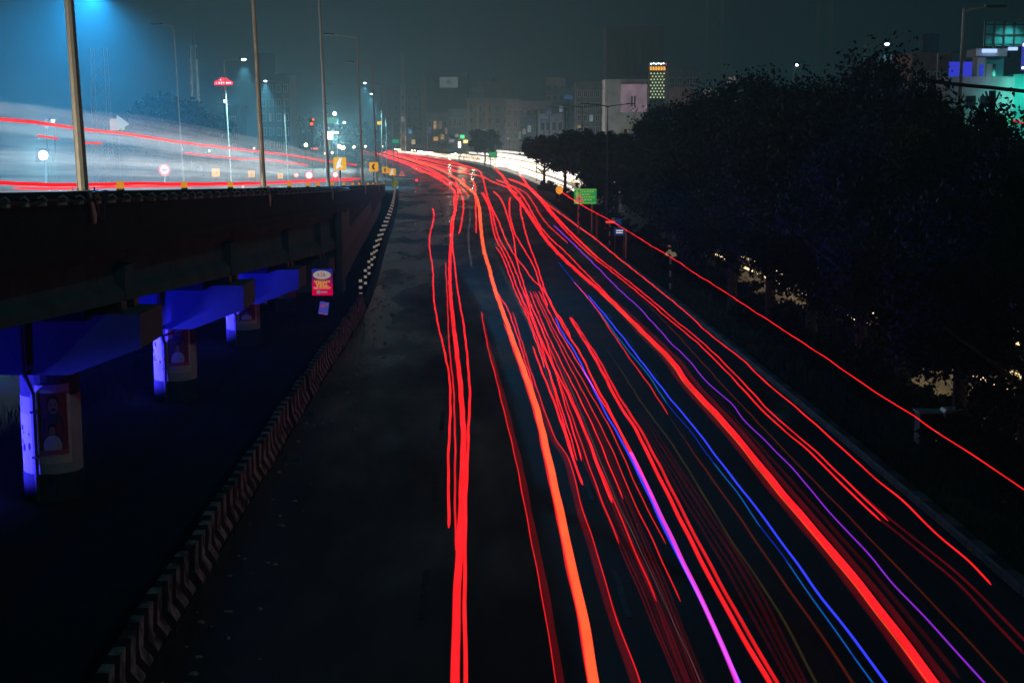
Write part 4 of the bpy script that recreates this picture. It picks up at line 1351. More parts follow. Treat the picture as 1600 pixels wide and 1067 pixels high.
for k in range(3):
    o = MB().box((-.6, -.7, 0), (.6, -.003, H)).build('column', WM['yellow'], t); o.location = (-w / 2 + .8 + k * 4.0, 0, 0)
building('blue shuttered kiosk house on the ochre rooftop', 736, 757, 138, 618, 5, 'blue', (2, 1, .86, .98, {}))
building('low mauve block right of the yellow one', 790, 862, 160, 592, 12, 'mauve', (7, 3, .2, .9, {4: 2, 12: 1}))
building('grey block with a blue strip window above the dark median trees', 862, 900, 140, 570, 12, 'grey', (4, 4, .25, .95, {9: 1}))
building('dim pink topped block under the night sky', 852, 884, 124, 600, 10, 'pink', (3, 3, .5, .95, {}))
building('grey slab block left of the white building', 900, 947, 131, 360, 12, 'grey', (5, 5, .2, .95, {12: 1}))
for (x0, x1, yt, Yp, wl, lab, ws) in ((668, 700, 178, 608, 'grey', 'low shop house with warm lit shutters beneath the dark hoarding block', (4, 2, .1, .9, {0: 0, 1: 1, 5: 0, 6: 2})),
                                      (700, 730, 172, 603, 'blue', 'low bluish shop house between lit shutters and the yellow block', (4, 2, .1, .9, {2: 2})),
                                      (812, 842, 186, 582, 'blue', 'low blue house above the lone round tree', (3, 2, .1, .9, {1: 2, 4: 1})),
                                      (842, 880, 180, 558, 'white', 'low pale house half hidden by the dark median trees', (4, 2, .1, .9, {2: 1}))):
    building(lab, x0, x1, yt, Yp, 9, wl, ws)
for k, (x, y, w_, h_, col, st) in enumerate(((641, 206, 5, 6, (.2, .5, 1), .5), (646, 222, 6, 7, (1, .8, .4), .5), (671, 204, 5, 9, (.3, .35, .9), .12), (681, 217, 7, 6, (1, .45, .08), .7), (691, 214, 5, 8, (1, .6, .25), .35), (697, 205, 4, 10, (1, .6, .4), .16), (706, 220, 8, 5, (.8, .8, 1), .3),
        (714, 212, 5, 5, (.9, .9, .8), .3), (735, 216, 6, 4, (.5, .9, .6), .35), (757, 205, 5, 5, (.5, .8, 1), .4), (762, 213, 5, 7, (1, .75, .3), .35), (770, 218, 7, 5, (.8, .8, .6), .2), (783, 206, 9, 5, (.35, .4, .8), .10), (796, 214, 8, 4, (.7, .5, .5), .12), (812, 212, 4, 12, (.8, .8, .7), .16), (819, 206, 6, 8, (.9, .7, .6), .18), (850, 190, 10, 5, (.2, .45, .9), .12), (858, 174, 8, 14, (.4, .5, .9), .07), (888, 152, 14, 7, (.1, .4, .9), .12), (905, 198, 6, 5, (1, .7, .3), .2))):
    Yp = (555 if x < 790 else 520 if x < 830 else 350)
    p = at_y(x, y, Yp); u = Yp / FPX
    t = thing('shop_sign', ('small bluish', 'small warm', 'small pale')[k % 3] + ' lit shop sign at the foot of the far skyline', 'sign', (p.x, Yp, p.z), 0, 'lit shop signs along the far skyline')
    MB().box((-w_ * u / 2, 0, -h_ * u / 2), (w_ * u / 2, .15, h_ * u / 2)).build('face', glow('shop_glow', col, st, sample=False, wobble=.5), t)
    MB().box((-w_ * u / 2 - .1, .153, -h_ * u / 2 - .1), (w_ * u / 2 + .1, .35, h_ * u / 2 + .1)).box((-.1, .2, -p.z), (.1, .34, -h_ * u / 2 - .1)).build('case', M['dark_steel'], t)
for x, Yp, pw_, cl in ((648, 560, 2500, (1, .75, .5)), (690, 560, 6000, (1, .7, .45)), (738, 575, 7000, (1, .75, .5)), (790, 540, 3500, (.7, .8, 1)), (850, 350, 700, (.8, .85, 1)), (920, 335, 700, (.8, .9, 1)), (965, 288, 500, (.8, .9, 1))):  # added fill lamps without fixtures, to brighten the facades
    q = at_y(x, 214, Yp)
    point('facade_fill', (q.x, Yp, 4.0), pw_, cl, .5)
# white building with a lit upper floor, dark tower frame above it
t, w, H = building('white building with one lit pinkish upper floor beside the tree sprays', 945, 1010, 128, 300, 10, 'white')
lf = MB().box((w * -.13, -.08, H * .66), (w / 2, -.004, H - .55)).build('lit_floor', glow('lit_floor_wall', (0.62, 0.42, 0.52), 0.30, sample=False, wobble=0.35), t)
MB().box((w * -.13, -.5, H - .5), (w / 2, -.01, H - .1)).build('canopy', WM['pink'], t)
for k in (-.05, .35):
    pass
MB().box((w * .12, -.12, H * .72), (w * .155, -.082, H * .84)).build('window', M['window_dark'], t)
MB().box((w * .19, -.12, H * .72), (w * .225, -.082, H * .84)).build('window', M['window_dark'], t)
MB().box((w * -.13, -.08, H * .40), (w / 2, -.004, H * .55)).build('lit_balcony', glow('lit_balcony_wall', (0.6, 0.55, 0.42), 0.14, sample=False, wobble=0.4), t)
t, w, H = building('tall unfinished dark tower with bare columns above the white building', 946, 1034, 44, 345, 12, 'dark')
for k in range(7):
    o = MB().box((-.35, -.5, H * .68), (.35, -.004, H * .92)).build('column', M['board_dark'], t); o.location = (-w / 2 + .8 + k * (w - 1.6) / 6, 0, 0)
MB().box((-w / 2 - .2, -.6, H * .655), (w / 2 + .2, -.005, H * .678)).build('ledge', M['board_dark'], t)
# illuminated tower of lattice lights
t = thing('light_tower', 'narrow tower sign of dotted greenish lights under amber letters', 'light tower', (at_y(1025.5, 230, 290).x, 290, 0))
H = at_y(1025, 106, 290).z; hw = 1.62
z0 = at_y(1025, 155, 290).z
MB().box((-hw, 0, 0), (hw, 1.6, H + .8)).build('wall', WM['dark'], t)
MB().box((-hw - .12, -.1, z0), (-hw, .4, H + 1)).box((hw, -.1, z0), (hw + .12, .4, H + 1)).build('frame', WM['pink'], t)
db = MB(); rows = 9
for r in range(rows):
    for c in range(5):
        x = -hw + .32 + c * .66 + (.33 if r % 2 else 0)
        if x < hw - .1:
            zc = z0 + .25 + r * (H - z0 - .9) / rows
            db.prism([(x - .17, zc), (x, zc - .10), (x + .17, zc), (x, zc + .30)], -.10, -.01)
tag(db.build('light_dots', glow('green_white_leds', (0.75, 0.95, 0.55), 1.0, sample=False), t), kind='stuff')
MB().box((-hw, -.06, z0), (hw, -.005, H - .6)).build('lit_back', glow('tower_back_glow', (0.28, 0.33, 0.15), 0.05, sample=False), t)
ob = MB()
for k in range(6):
    x = -hw + .1 + k * .54
    ob.prism([(x, H - .55), (x + .42, H - .55), (x + .42, H - .1), (x + .25, H + .25), (x, H + .2)], -.14, -.01)
ob.build('letters', glow('amber_letters', (1.0, 0.42, 0.06), 1.3, sample=False), t)
wb = MB()
for k in range(6):
    wb.ball((-hw + .3 + k * .5, -.2, H + .72 + .1 * (k % 2)), .19, nu=8, nv=5)
wb.build('crown_lights', glow('crown_leds', (0.85, 1.0, 1.0), 3.0, sample=False), t)
MB().ball((hw + .05, -.2, H + .7), .17, nu=8, nv=5).build('red_light', glow('red_led', (1, .02, .05), 1.5, sample=False), t)
building('dim grey slab right of the dotted light tower', 1042, 1090, 112, 330, 12, 'grey', (4, 5, .4, .96, {}))
building('dusky pink low block behind the crowns by the light tower', 1053, 1085, 140, 300, 10, 'pink')
building('pale house with a green lit corner peeping over the crowns', 1148, 1200, 124, 240, 10, 'white', (4, 3, .4, .95, {8: 1}))
building('white lit house half hidden behind the crowns', 1110, 1146, 143, 230, 9, 'white', (3, 2, .5, .95, {3: 1}))

# buildings behind the trees on the right side
t, w, H = building('dusky pink building with a rooftop tank behind the tallest trees', 1420, 1482, 90, 150, 12, 'pink', (4, 4, .2, .95, {}))
MB().tube([(.5, 3, H), (.5, 3, H + 2.6)], 1.0, 12).build('water_tank', WM['blue'], t)
t, w, H = building('pale annex left of the dusky pink building', 1414, 1430, 95, 152, 8, 'white', (2, 4, .3, .95, {6: 1}))
# blue lit hoarding
t = thing('hoarding', 'flat blue lit hoarding between the pink and the white building', 'hoarding', (at_y(1504, 200, 118).x, 118, 0))
zt = at_y(1504, 96, 118).z; zb_ = at_y(1504, 126, 118).z
MB().box((-1.42, 0, zb_), (1.42, .25, zt)).build('frame', M['board_dark'], t)
MB().box((-1.36, -.03, zb_ + .05), (1.36, -.002, zt - .05)).build('face', glow('blue_hoarding_face', (0.035, 0.045, 0.62), 0.95, sample=False), t)
for s_ in (-1, 1):
    MB().box((s_ * 1.0 - .1, .05, 0), (s_ * 1.0 + .1, .2, zb_)).build('post', M['dark_steel'], t)
# white building with teal flank
t = thing('building', 'white flat roofed building with a stair house and teal washed walls', 'building', (0, 100, 0))
X = lambda q: at_y(q, 200, 100).x
Z = lambda q: at_y(1540, q, 100).z
MB().box((X(1480), 0, 0), (X(1582), 3.2, Z(120))).build('wall', WM['white'], t)
MB().box((X(1582) + .003, .4, 0), (X(1680), 10, Z(116))).build('side_wall', WM['teal'], t)
MB().box((X(1528), .8, Z(120)), (X(1541), 1.9, Z(88))).build('stair_house', WM['white'], t)
MB().box((X(1541) + .003, 1.4, Z(120)), (X(1574), 2.2, Z(84))).build('roof_room', WM['teal'], t)
MB().box((X(1521), .2, Z(88) + .003), (X(1569), 2.3, Z(84) + .35)).build('roof_slab', WM['white'], t)
MB().box((X(1546), 1.3, Z(119)), (X(1556), 1.395, Z(99))).build('door', M['sign_white'], t)
MB().box((X(1556.3), 1.3, Z(119)), (X(1561), 1.395, Z(99))).build('window', M['window_dark'], t)
MB().box((X(1532), .72, Z(119)), (X(1537), .795, Z(100))).build('blue_lit_opening', glow('blue_opening', (0.03, 0.05, 0.6), 0.9, sample=False), t)
for a, b in ((1530, 1542), (1508, 1522)):
    MB().box((X(a), -.08, Z(168)), (X(b), -.003, Z(150))).build('window', M['window_dark'], t)
MB().box((X(1530), .0, Z(82.5)), (X(1552), .18, Z(77))).build('light_bar', glow('blue_white_bar', (0.35, 0.50, 1.0), 1.6, sample=False), t)
MB().box((X(1570), .0, Z(79)), (X(1584), .18, Z(74))).build('light_bar', bpy.data.materials['blue_white_bar'], t)
spot('roof_light', (X(1556), -5, Z(70)), (0.05, 1, -0.42), 150, (0.45, 0.85, 0.85), 95, 0.9, 0.3, t)
spot('side_light', (X(1600), -3.5, Z(110)), (0, .8, -0.8), 900, (0.12, 0.95, 0.75), 110, 0.9, 0.3, t)
# neon sign at the frame's edge
t = thing('neon_sign', 'blue white neon sign with an upright letter on the white building corner', 'sign', (X(1594), 98.6, Z(107)))
nb = glow('neon_white_blue', (0.75, 0.72, 1.0), 4.0, sample=False)
MB().box((-.62, .03, -.2), (.62, .15, 1.75)).build('backing', glow('neon_back', (0.04, 0.06, 0.42), 0.9, sample=False), t)
MB().box((-.6, -.05, 1.42), (.6, .02, 1.62)).build('top_bar', nb, t)
MB().box((-.6, -.05, -.12), (.6, .02, .04)).build('bottom_bar', nb, t)
MB().tube([(.08, 0, .25), (.08, 0, 1.35)], .055, 6).tube([(.08, 0, .25), (-.15, 0, .42), (-.26, 0, .62)], .05, 6).tube([(.08, 0, .25), (.25, 0, .45)], .045, 6).build('letter', nb, t)
point('neon_light', (0, -.6, .8), 110, (0.4, 0.45, 1.0), .2, t)
# red and green led strips low on the shop front
t = thing('led_sign', 'red and green moving letter strips low on the teal building', 'sign', (X(1576), 99.0, Z(190)))
gb_ = MB(); rb_ = MB()
for k in range(14):
    x = -1.0 + k * .16
    (rb_ if k in (2, 6, 7, 8, 11, 12) else gb_).box((x, 0, .12 * (k > 8)), (x + .13, .05, .12 * (k > 8) + .10))
for k in range(8):
    rb_.box((.2 + k * .13, 0, -.14), (.2 + k * .13 + .1, .05, -.06))
tag(gb_.build('green_strip', glow('green_led', (0.05, 0.9, 0.2), 1.0, sample=False), t), kind='stuff')
tag(rb_.build('red_strip', glow('red_led_strip', (1.0, 0.03, 0.05), 1.2, sample=False), t), kind='stuff')
MB().box((-1.05, .055, -.2), (1.30, .2, .3)).build('backing', WM['teal'], t)
# rooftop billboard frame
t = thing('billboard', 'tall teal billboard on a braced steel frame above the white building', 'billboard', (X(1576), 103, 0))
z0 = Z(68); z1 = Z(30)
MB().box((X(1553) - X(1576), 0, z0), (X(1640) - X(1576), .2, z1)).build('board', WM['teal'], t)
fb = MB()
for q in (1553, 1568, 1584, 1600):
    fb.box((X(q) - X(1576) - .05, -.14, z0 - .3), (X(q) - X(1576) + .05, -.003, z1 + .1))
for q in (34, 50, 66):
    fb.box((X(1553) - X(1576), -.20, Z(q) - .04), (X(1640) - X(1576), -.143, Z(q) + .04))
fb.build('frame', M['dark_steel'], t)
fb = MB()
for q in (1556, 1572, 1590):
    fb.tube([(X(q) - X(1576), .3, Z(84)), (X(q) - X(1576), .3, z0)], .08, 6).tube([(X(q) - X(1576) + .7, 1.5, Z(84)), (X(q) - X(1576), .3, z0 + 1)], .06, 6)
fb.build('support', M['dark_steel'], t)
spot('board_light', (X(1597) - X(1576), -2.0, Z(28)), (-.1, .75, -.7), 260, (0.3, 0.9, 0.95), 70, 0.8, 0.2, t)
MB().tube([(X(1597) - X(1576), 0, z1), (X(1597) - X(1576), -2.0, Z(27))], .03, 6).box((X(1595) - X(1576), -2.2, Z(27)), (X(1599) - X(1576), -1.9, Z(25.5))).build('board_lamp', M['dark_steel'], t)
# utility pole carrying a heavy pipe above the crowns
t = thing('utility_pole', 'dark pole with a V brace under a heavy overhead line, before the white building', 'pole', (at_y(1548, 200, 42).x, 42, 0))
zt = at_y(1548, 142, 42).z
MB().tube([(0, 0, 0), (0, 0, zt)], [.14, .10], 10).build('shaft', M['dark_steel'], t)
MB().tube([(0, 0, zt - .55), (-.2, 0, zt - .02)], .03, 6).tube([(0, 0, zt - .55), (.22, 0, zt - .04)], .03, 6).build('brace', M['dark_steel'], t)
pts = [at_y(1440, 127, 41.5), at_y(1500, 134.5, 41.8), at_y(1548, 139, 42), at_y(1600, 144.5, 42.3), at_y(1720, 157, 43), at_y(2000, 180, 45)]
tag(MB().tube([q + Vector((0, 0, .03)) for q in pts], .055, 8).build('overhead_line', M['black_paint']), 'heavy black overhead line slanting across in front of the white building', 'overhead line')

# ------------------------------------------------------------------ behind the flyover


def mast(label, px_, ptop, Y, w0, w1, group=None):
    p = at_y(px_, 230, Y); H = at_y(px_, ptop, Y).z
    t = thing('lattice_mast', label, 'mast', (p.x, Y, 0), 0, group)
    legs = [(-1, -1), (1, -1), (1, 1), (-1, 1)]
    for a, b in legs:
        MB().tube([(a * w0, b * w0, 0), (a * w1, b * w1, H)], .09, 5).build('leg', M['steel'], t)
    n = 9
    br = MB()
    for k in range(n):
        za, zb2 = H * k / n, H * (k + 1) / n
        wa, wb2 = w0 + (w1 - w0) * k / n, w0 + (w1 - w0) * (k + 1) / n
        for j in range(4):
            (a, b), (c, d) = legs[j], legs[(j + 1) % 4]
            br.tube([(a * wa, b * wa, za), (c * wb2, d * wb2, zb2)], .04, 4).tube([(c * wa, d * wa, za), (a * wb2, b * wb2, zb2)], .04, 4)
    br.build('bracing', M['steel'], t)
    return t, H, w1


mast('square lattice mast rising behind the flyover by the tan pole', 160, 75, 190, 1.15, .85)
t, H, w1 = mast('slim dark mast with an antenna cluster far behind the flyover', 307, 70, 300, 1.0, .5)
MB().tube([(0, 0, H), (0, 0, H + 4)], .1, 6).box((-.9, -.2, H - 3), (-.6, .2, H - .5)).box((.6, -.2, H - 3), (.9, .2, H - .5)).build('antenna', M['dark_steel'], t)
mast('very faint tall lattice mast in the murk above the white building', 1112, -40, 520, 3.2, 2.6)
mast('very faint tall lattice mast in the murk above the tallest trees', 1282, -30, 480, 2.6, 2.0)
mast('faint thin mast in the sky above the dark row of trees', 630, 82, 560, .9, .5)
# hoardings
t = thing('hoarding', 'big dark unlit hoarding behind the second bright lamp', 'hoarding', (at_y(417, 230, 330).x, 330, 0))
zt = at_y(417, 84, 330).z; zb_ = at_y(417, 122, 330).z
MB().box((-2.2, 0, zb_), (2.3, .4, zt)).build('board', M['board_dark'], t)
for s_ in (-1.4, 1.4):
    MB().box((s_ - .2, .1, 0), (s_ + .2, .35, zb_ - .003)).build('post', M['dark_steel'], t)
building('dark hazy block below the big unlit hoarding', 408, 454, 120, 335, 12, 'dark', (4, 5, .15, .95, {9: 2}))
building('low hazy block behind the flyover right of the lattice mast', 330, 372, 168, 335, 12, 'dark', (4, 3, .2, .9, {5: 1}))
building('low hazy house behind the bright junction lamps', 486, 512, 178, 420, 10, 'grey', (3, 2, .2, .9, {2: 2}))
# red neon
t = thing('neon_sign', 'crown shaped red neon sign glowing behind the flyover', 'sign', (at_y(352, 230, 230).x, 230, 0))
zc = at_y(352, 129, 230).z
nr = glow('red_neon', (1.0, 0.02, 0.05), 1.6)
nw = glow('neon_letter', (1.0, 0.55, 0.55), 3.0, sample=False)
MB().prism([(-1.45, zc - .45), (1.45, zc - .45), (1.5, zc + .1), (.75, zc + .45), (.45, zc + .75), (-.45, zc + .75), (-.75, zc + .45), (-1.5, zc + .1)], 0, .25).build('panel', nr, t)
lb = MB()
for x, w_, z_, h_ in ((-1.2, .14, -.22, .2), (-.78, .2, -.25, .32), (-.38, .2, -.25, .36), (.02, .12, -.2, .3), (.2, .16, -.22, .26), (.42, .16, -.22, .26), (.64, .16, -.22, .26), (.86, .16, -.22, .26), (1.08, .18, -.22, .26), (-.5, .16, .28, .22), (.14, .16, .30, .22)):
    lb.prism([(x, zc + z_), (x + w_, zc + z_), (x + w_, zc + z_ + h_ * .6), (x + w_ * .6, zc + z_ + h_), (x, zc + z_ + h_ * .9)], -.05, -.004)
tag(lb.build('letters', nw, t), kind='stuff')
MB().tube([(0, .4, 0), (0, .4, zc)], .14, 8).build('post', M['dark_steel'], t)
point('neon_glow', (0, -1.2, zc), 420, (1.0, 0.04, 0.07), .4, t)
# pink and white hoarding pieces by the mast
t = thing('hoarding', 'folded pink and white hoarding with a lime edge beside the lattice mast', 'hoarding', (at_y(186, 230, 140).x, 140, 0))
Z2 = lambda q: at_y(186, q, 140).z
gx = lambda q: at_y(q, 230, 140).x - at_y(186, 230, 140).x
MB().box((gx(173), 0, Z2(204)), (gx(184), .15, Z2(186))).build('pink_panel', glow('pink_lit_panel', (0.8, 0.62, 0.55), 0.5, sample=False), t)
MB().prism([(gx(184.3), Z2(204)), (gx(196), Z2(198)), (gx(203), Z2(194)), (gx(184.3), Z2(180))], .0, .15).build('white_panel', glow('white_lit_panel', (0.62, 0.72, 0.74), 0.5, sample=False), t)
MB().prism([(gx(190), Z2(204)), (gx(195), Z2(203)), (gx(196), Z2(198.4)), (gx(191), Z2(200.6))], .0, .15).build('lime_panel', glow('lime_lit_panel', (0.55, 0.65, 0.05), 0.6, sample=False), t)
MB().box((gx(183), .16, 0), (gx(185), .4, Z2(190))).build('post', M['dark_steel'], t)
t = thing('sign_board', 'small pink wall panel beside the lamp above the floodlight', 'sign', (at_y(73, 230, 150).x, 150, 0))
zz = at_y(73, 193, 150).z
MB().box((-.16, 0, zz - .5), (.2, .1, zz + .4)).build('panel', glow('pink_small_panel', (0.8, 0.55, 0.5), 0.35, sample=False), t)
MB().tube([(0, .2, 0), (0, .2, zz)], .06, 6).build('post', M['dark_steel'], t)
# junction: lit canopies and shop fronts in the glare
for (x0, x1, y0, y1, Yp, col, st, lab) in ((511, 529, 206, 209, 330, (1.0, 0.9, 0.6), 4.0, 'long white lit canopy strip at the hazy junction'), (512, 520, 210, 218, 325, (1.0, 0.92, 0.7), 5.0, 'square white lit shopfront under the canopy strip'),
                                           (512, 528, 184, 193, 340, (0.25, 0.75, 0.35), 0.35, 'pale green road gantry board in the haze'), (716, 720, 222, 231, 400, (1.0, 0.95, 0.7), 6.0, 'upright white lit sign over the blazing traffic'),
                                           (724, 731, 219, 224, 400, (1.0, 0.6, 0.2), 2.5, 'amber lit sign board over the blazing traffic'), (719, 726, 211, 217, 402, (0.1, 0.9, 0.3), 1.4, 'small green lit sign over the blazing traffic'),
                                           (613, 623, 218, 224, 300, (0.02, 0.40, 0.16), 0.75, 'small green road sign at the ramp foot'), (764, 776, 238, 246, 260, (0.05, 0.42, 0.14), 0.8, 'green median sign beside the lone round tree'),
                                           (590, 597, 190, 195, 260, (1.0, 0.62, 0.02), 1.3, 'double yellow blinker lamp over the ramp foot'), (486, 497, 231, 234, 330, (1.0, 0.2, 0.2), 1.2, 'small red lit fascia low in the junction haze')):
    p = at_y((x0 + x1) / 2, 230, Yp)
    t = thing('lit_sign', lab, 'sign', (p.x, Yp, 0))
    a = at_y(x0, 230, Yp).x - p.x; b = at_y(x1, 230, Yp).x - p.x
    zt, zb_ = at_y(x0, y0, Yp).z, at_y(x0, y1, Yp).z
    MB().box((a, 0, zb_), (b, .2, zt)).build('face', glow('lit_face', col, st, sample=False, wobble=.2), t)
    MB().box((a - .08, .203, zb_ - .08), (b + .08, .4, zt + .08)).build('frame', M['dark_steel'], t)
    MB().tube([(a * .6, .3, 0), (a * .6, .3, zb_)], .07, 6).tube([(b * .6, .3, 0), (b * .6, .3, zb_)], .07, 6).build('post', M['dark_steel'], t)
for (x, y, Yp, st, lab) in ((487, 194, 250, 1.6, 'red ringed traffic signal in the junction haze'),):
    p = at_y(x, y, Yp)
    t = thing('traffic_signal', lab, 'traffic signal', (p.x, Yp, 0))
    MB().tube([(0, .2, 0), (0, .2, p.z + .8)], .08, 8).build('post', M['dark_steel'], t)
    MB().box((-.35, 0, p.z - .5), (.35, .2, p.z + .9)).build('housing', M['dark_steel'], t)
    MB().ball((0, -.05, p.z), .30, sc=(1, .4, 1)).build('red_lens', glow('signal_red', (1.0, .12, .05), 2.2, sample=False), t)
    MB().ball((.3, -.05, p.z + .75), .24, sc=(1, .4, 1)).build('amber_lens', glow('signal_amber', (1.0, .22, .02), 1.4, sample=False), t)
spot('junction_glare', at_y(520, 214, 320), (0.1, -1, -0.05), 60000, (0.80, 0.97, 1.0), 176, 1.0, .6)
spot('junction_glare', at_y(536, 231, 300), (0.1, -1, 0.05), 16000, (1.0, 0.92, 0.82), 176, 1.0, .6)
point('junction_glare', at_y(722, 226, 395), 500, (1.0, 0.80, 0.45), 1.2)
for (x, y, Yp, s_) in ((478, 227, 300, .5), (530, 229, 300, .45), (536, 231, 310, .55), (553, 230, 320, .35), (519, 239, 260, .25), (571, 229, 420, .4), (597, 229, 430, .4), (508, 240, 240, .22)):
    p = at_y(x, y, Yp)
    t = thing('headlight', 'round glaring headlight of oncoming traffic at the hazy junction', 'headlight', (p.x, Yp, p.z), 0, 'oncoming headlights at the junction')
    MB().ball((0, 0, 0), s_ * .8, nu=10, nv=6).build('lens', G['lens_warm'], t)
    MB().tube([(0, .1, 0), (0, .7, 0)], [s_ * .85, s_ * .6], 10).build('housing', M['dark_steel'], t)

# ------------------------------------------------------------------ traffic signs


def post_bands(mb_, h, r=0.04, z0=0.0):
    n = max(2, int(h / 0.28))
    for k in range(n):
        mb_.tube([(0, 0.05, z0 + h * k / n), (0, 0.05, z0 + h * (k + 1) / n)], r, 8, k % 2)


SY = glow('sign_yellow_lit', (1.0, 0.50, 0.03), 0.30, sample=False)   # glow put into the colour for headlights returned by the sheeting


def painted_glow(name, col, e):  # emission put into the surface in place of headlights thrown back by it
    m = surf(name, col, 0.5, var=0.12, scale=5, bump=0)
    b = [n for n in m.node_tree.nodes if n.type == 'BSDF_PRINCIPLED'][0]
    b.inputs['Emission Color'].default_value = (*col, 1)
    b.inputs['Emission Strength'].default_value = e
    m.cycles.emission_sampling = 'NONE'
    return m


RY = painted_glow('yellow_sheet_glow', (0.95, 0.42, 0.03), 0.75)
RW = painted_glow('white_sheet_glow', (0.85, 0.80, 0.72), 0.85)
RR = painted_glow('red_sheet_glow', (0.85, 0.06, 0.05), 0.9)
RG = painted_glow('green_sheet_glow', (0.03, 0.40, 0.09), 0.55)
RG2 = painted_glow('green_print_glow', (0.35, 0.65, 0.12), 0.55)
RB = painted_glow('blue_sheet_glow', (0.03, 0.10, 0.45), 0.18)
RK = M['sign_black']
RGREY = painted_glow('grey_print_glow', (0.40, 0.33, 0.30), 0.5)


def chevron_sign(label, p, zbase, size, sym, face=RY, ink=RK, group=None):
    """square board on a banded post; sym '<', '>', 'flash'"""
    t = thing('chevron_sign', label, 'road sign', (p.x, p.y, zbase), 0, group)
    h = p.z - zbase
    s = size / 2
    mb = MB(); post_bands(mb, h - s); mb.build('post', [M['white_paint'], M['black_paint']], t)
    pl = MB(); r_ = s * .16
    out_ = []
    for cx_, cz_, a0 in ((s - r_, s - r_, 0), (-s + r_, s - r_, 90), (-s + r_, -s + r_, 180), (s - r_, -s + r_, 270)):
        for k in range(4):
            a = math.radians(a0 + k * 30); out_.append((cx_ + r_ * math.cos(a), h + cz_ + r_ * math.sin(a)))
    pl.prism(out_, -.012, .012); pl.build('board', face, t)
    f = -1 if sym == '<' else 1
    if sym in '<>':
        q = [(-.34, .62), (.10, .62), (.46, 0), (.10, -.62), (-.34, -.62), (.02, 0)]
        poly = [(f * a * s, h + b * s) for a, b in q]
        m = MB().prism(poly, -.022, -.0125)
    else:
        m = MB().prism([(a * s, h + b * s) for a, b in ((-.66, -.88), (-.42, .1), (.02, .86), (.34, .86), (.1, .1), (.02, -.05), (.3, -.4), (.5, -.66), (.05, -.5))], -.022, -.0125)
    m.build('arrow', ink, t)
    return t


gc = 'yellow arrow signs on the far parapet'
for px_, py_, lab in ((337, 270, 'yellow arrow sign pointing away from the camera pole, nearest of the far parapet row'), (393, 272, 'middle yellow arrow sign of the far parapet row, by the leaning pale pole'), (438, 275, 'smallest yellow arrow sign of the far parapet row')):
    p = at_lane(px_, py_, XF + .25)
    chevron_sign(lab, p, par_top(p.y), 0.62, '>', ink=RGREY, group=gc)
for px_, py_, sz, sym, ink, lab in ((531, 256, 0.64, 'flash', RW, 'bright yellow board with a white slanting mark on the near parapet'), (584, 261, 0.78, '<', RK, 'yellow sign with a black arrow pointing over the flyover, nearer of two'),
                                    (602, 266, 0.86, '<', RK, 'yellow sign with a black arrow by the ramp foot, smaller of two'), (613, 269, 0.95, 'flash', RW, 'amber board with a white streak at the ramp foot')):
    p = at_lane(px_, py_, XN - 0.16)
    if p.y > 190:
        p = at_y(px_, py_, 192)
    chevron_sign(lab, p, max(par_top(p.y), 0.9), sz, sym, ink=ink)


def round_sign(label, p, zbase, r, face, ring, glyph=True, lit=0):
    t = thing('round_sign', label, 'road sign', (p.x, p.y, zbase))
    h = p.z - zbase
    mb = MB(); post_bands(mb, max(.3, h - r)); mb.build('post', [M['white_paint'], M['steel']], t)
    n = 24
    MB().prism([(r * math.cos(2 * PI * k / n), h + r * math.sin(2 * PI * k / n)) for k in range(n)], -.012, .012).build('rim', ring, t)
    MB().prism([(r * .74 * math.cos(2 * PI * k / n), h + r * .74 * math.sin(2 * PI * k / n)) for k in range(n)], -.02, -.0125).build('face', face, t)
    if glyph:
        MB().box((-r * .45, -.028, h - r * .12), (r * .45, -.0205, h + r * .12)).box((-r * .3, -.028, h + r * .13), (r * .3, -.0205, h + r * .28)).build('glyph', RGREY, t)
    return t


p = at_lane(257, 266, XF + .25)
round_sign('white round sign with a red rim beyond the flyover rail', p, par_top(p.y), 0.37, painted_glow('pinkish_face_glow', (0.85, 0.55, 0.45), 0.6), RR)
LW = glow('lit_round_face', (1.0, 0.72, 0.66), 2.0, sample=False)
for px_, py_, Yp, r, lab in ((483, 274, 130, .38, 'glowing round red rimmed sign by the bright yellow board'), (463, 274, 150, .28, 'small faint round red sign beside the glowing round one'), (524, 273, 150, .34, 'glowing round sign just right of the yellow board post')):
    p = at_y(px_, py_, Yp)
    round_sign(lab, p, deck_z(Yp), r, LW if r > .3 else RW, RR, glyph=False)


def tri_sign(label, p, zbase, s, n=3):
    t = thing('warning_sign', label, 'road sign', (p.x, p.y, zbase))
    h = p.z - zbase
    mb = MB(); post_bands(mb, max(.2, h - s * .4), .035); mb.build('post', [M['yellow'], M['black_paint']], t)
    T = lambda q: [(-q, h - q * .62), (q, h - q * .62), (0, h + q * 1.05)]
    MB().prism(T(s), -.012, .012).build('rim', RR, t)
    MB().prism(T(s * .66), -.02, -.0125).build('face', RGREY, t)
    MB().box((-s * .09, -.028, h - s * .22), (s * .09, -.0205, h + s * .3)).build('glyph', RK, t)
    return t


p = at_lane(377, 291, XF + .3); tri_sign('small warning triangle standing on the flyover rail', p, par_top(p.y) - .1, 0.34)
p = at_y(628, 272, 205); tri_sign('pale warning triangle at the ramp foot', p, 0, 0.5)
# round lime obstacle marker at the nose
p = at_y(617, 290, 196)
t = thing('marker', 'lime green rounded drum marker at the ramp nose', 'marker', (p.x, p.y, 0))
MB().ball((0, 0, 1.0), .50, sc=(1, .8, 1.25), nu=14, nv=8).build('drum', painted_glow('lime_sheet', (0.30, 0.36, 0.02), 0.25), t)
MB().tube([(0, 0, 0), (0, 0, .5)], .12, 8).build('post', M['black_paint'], t)

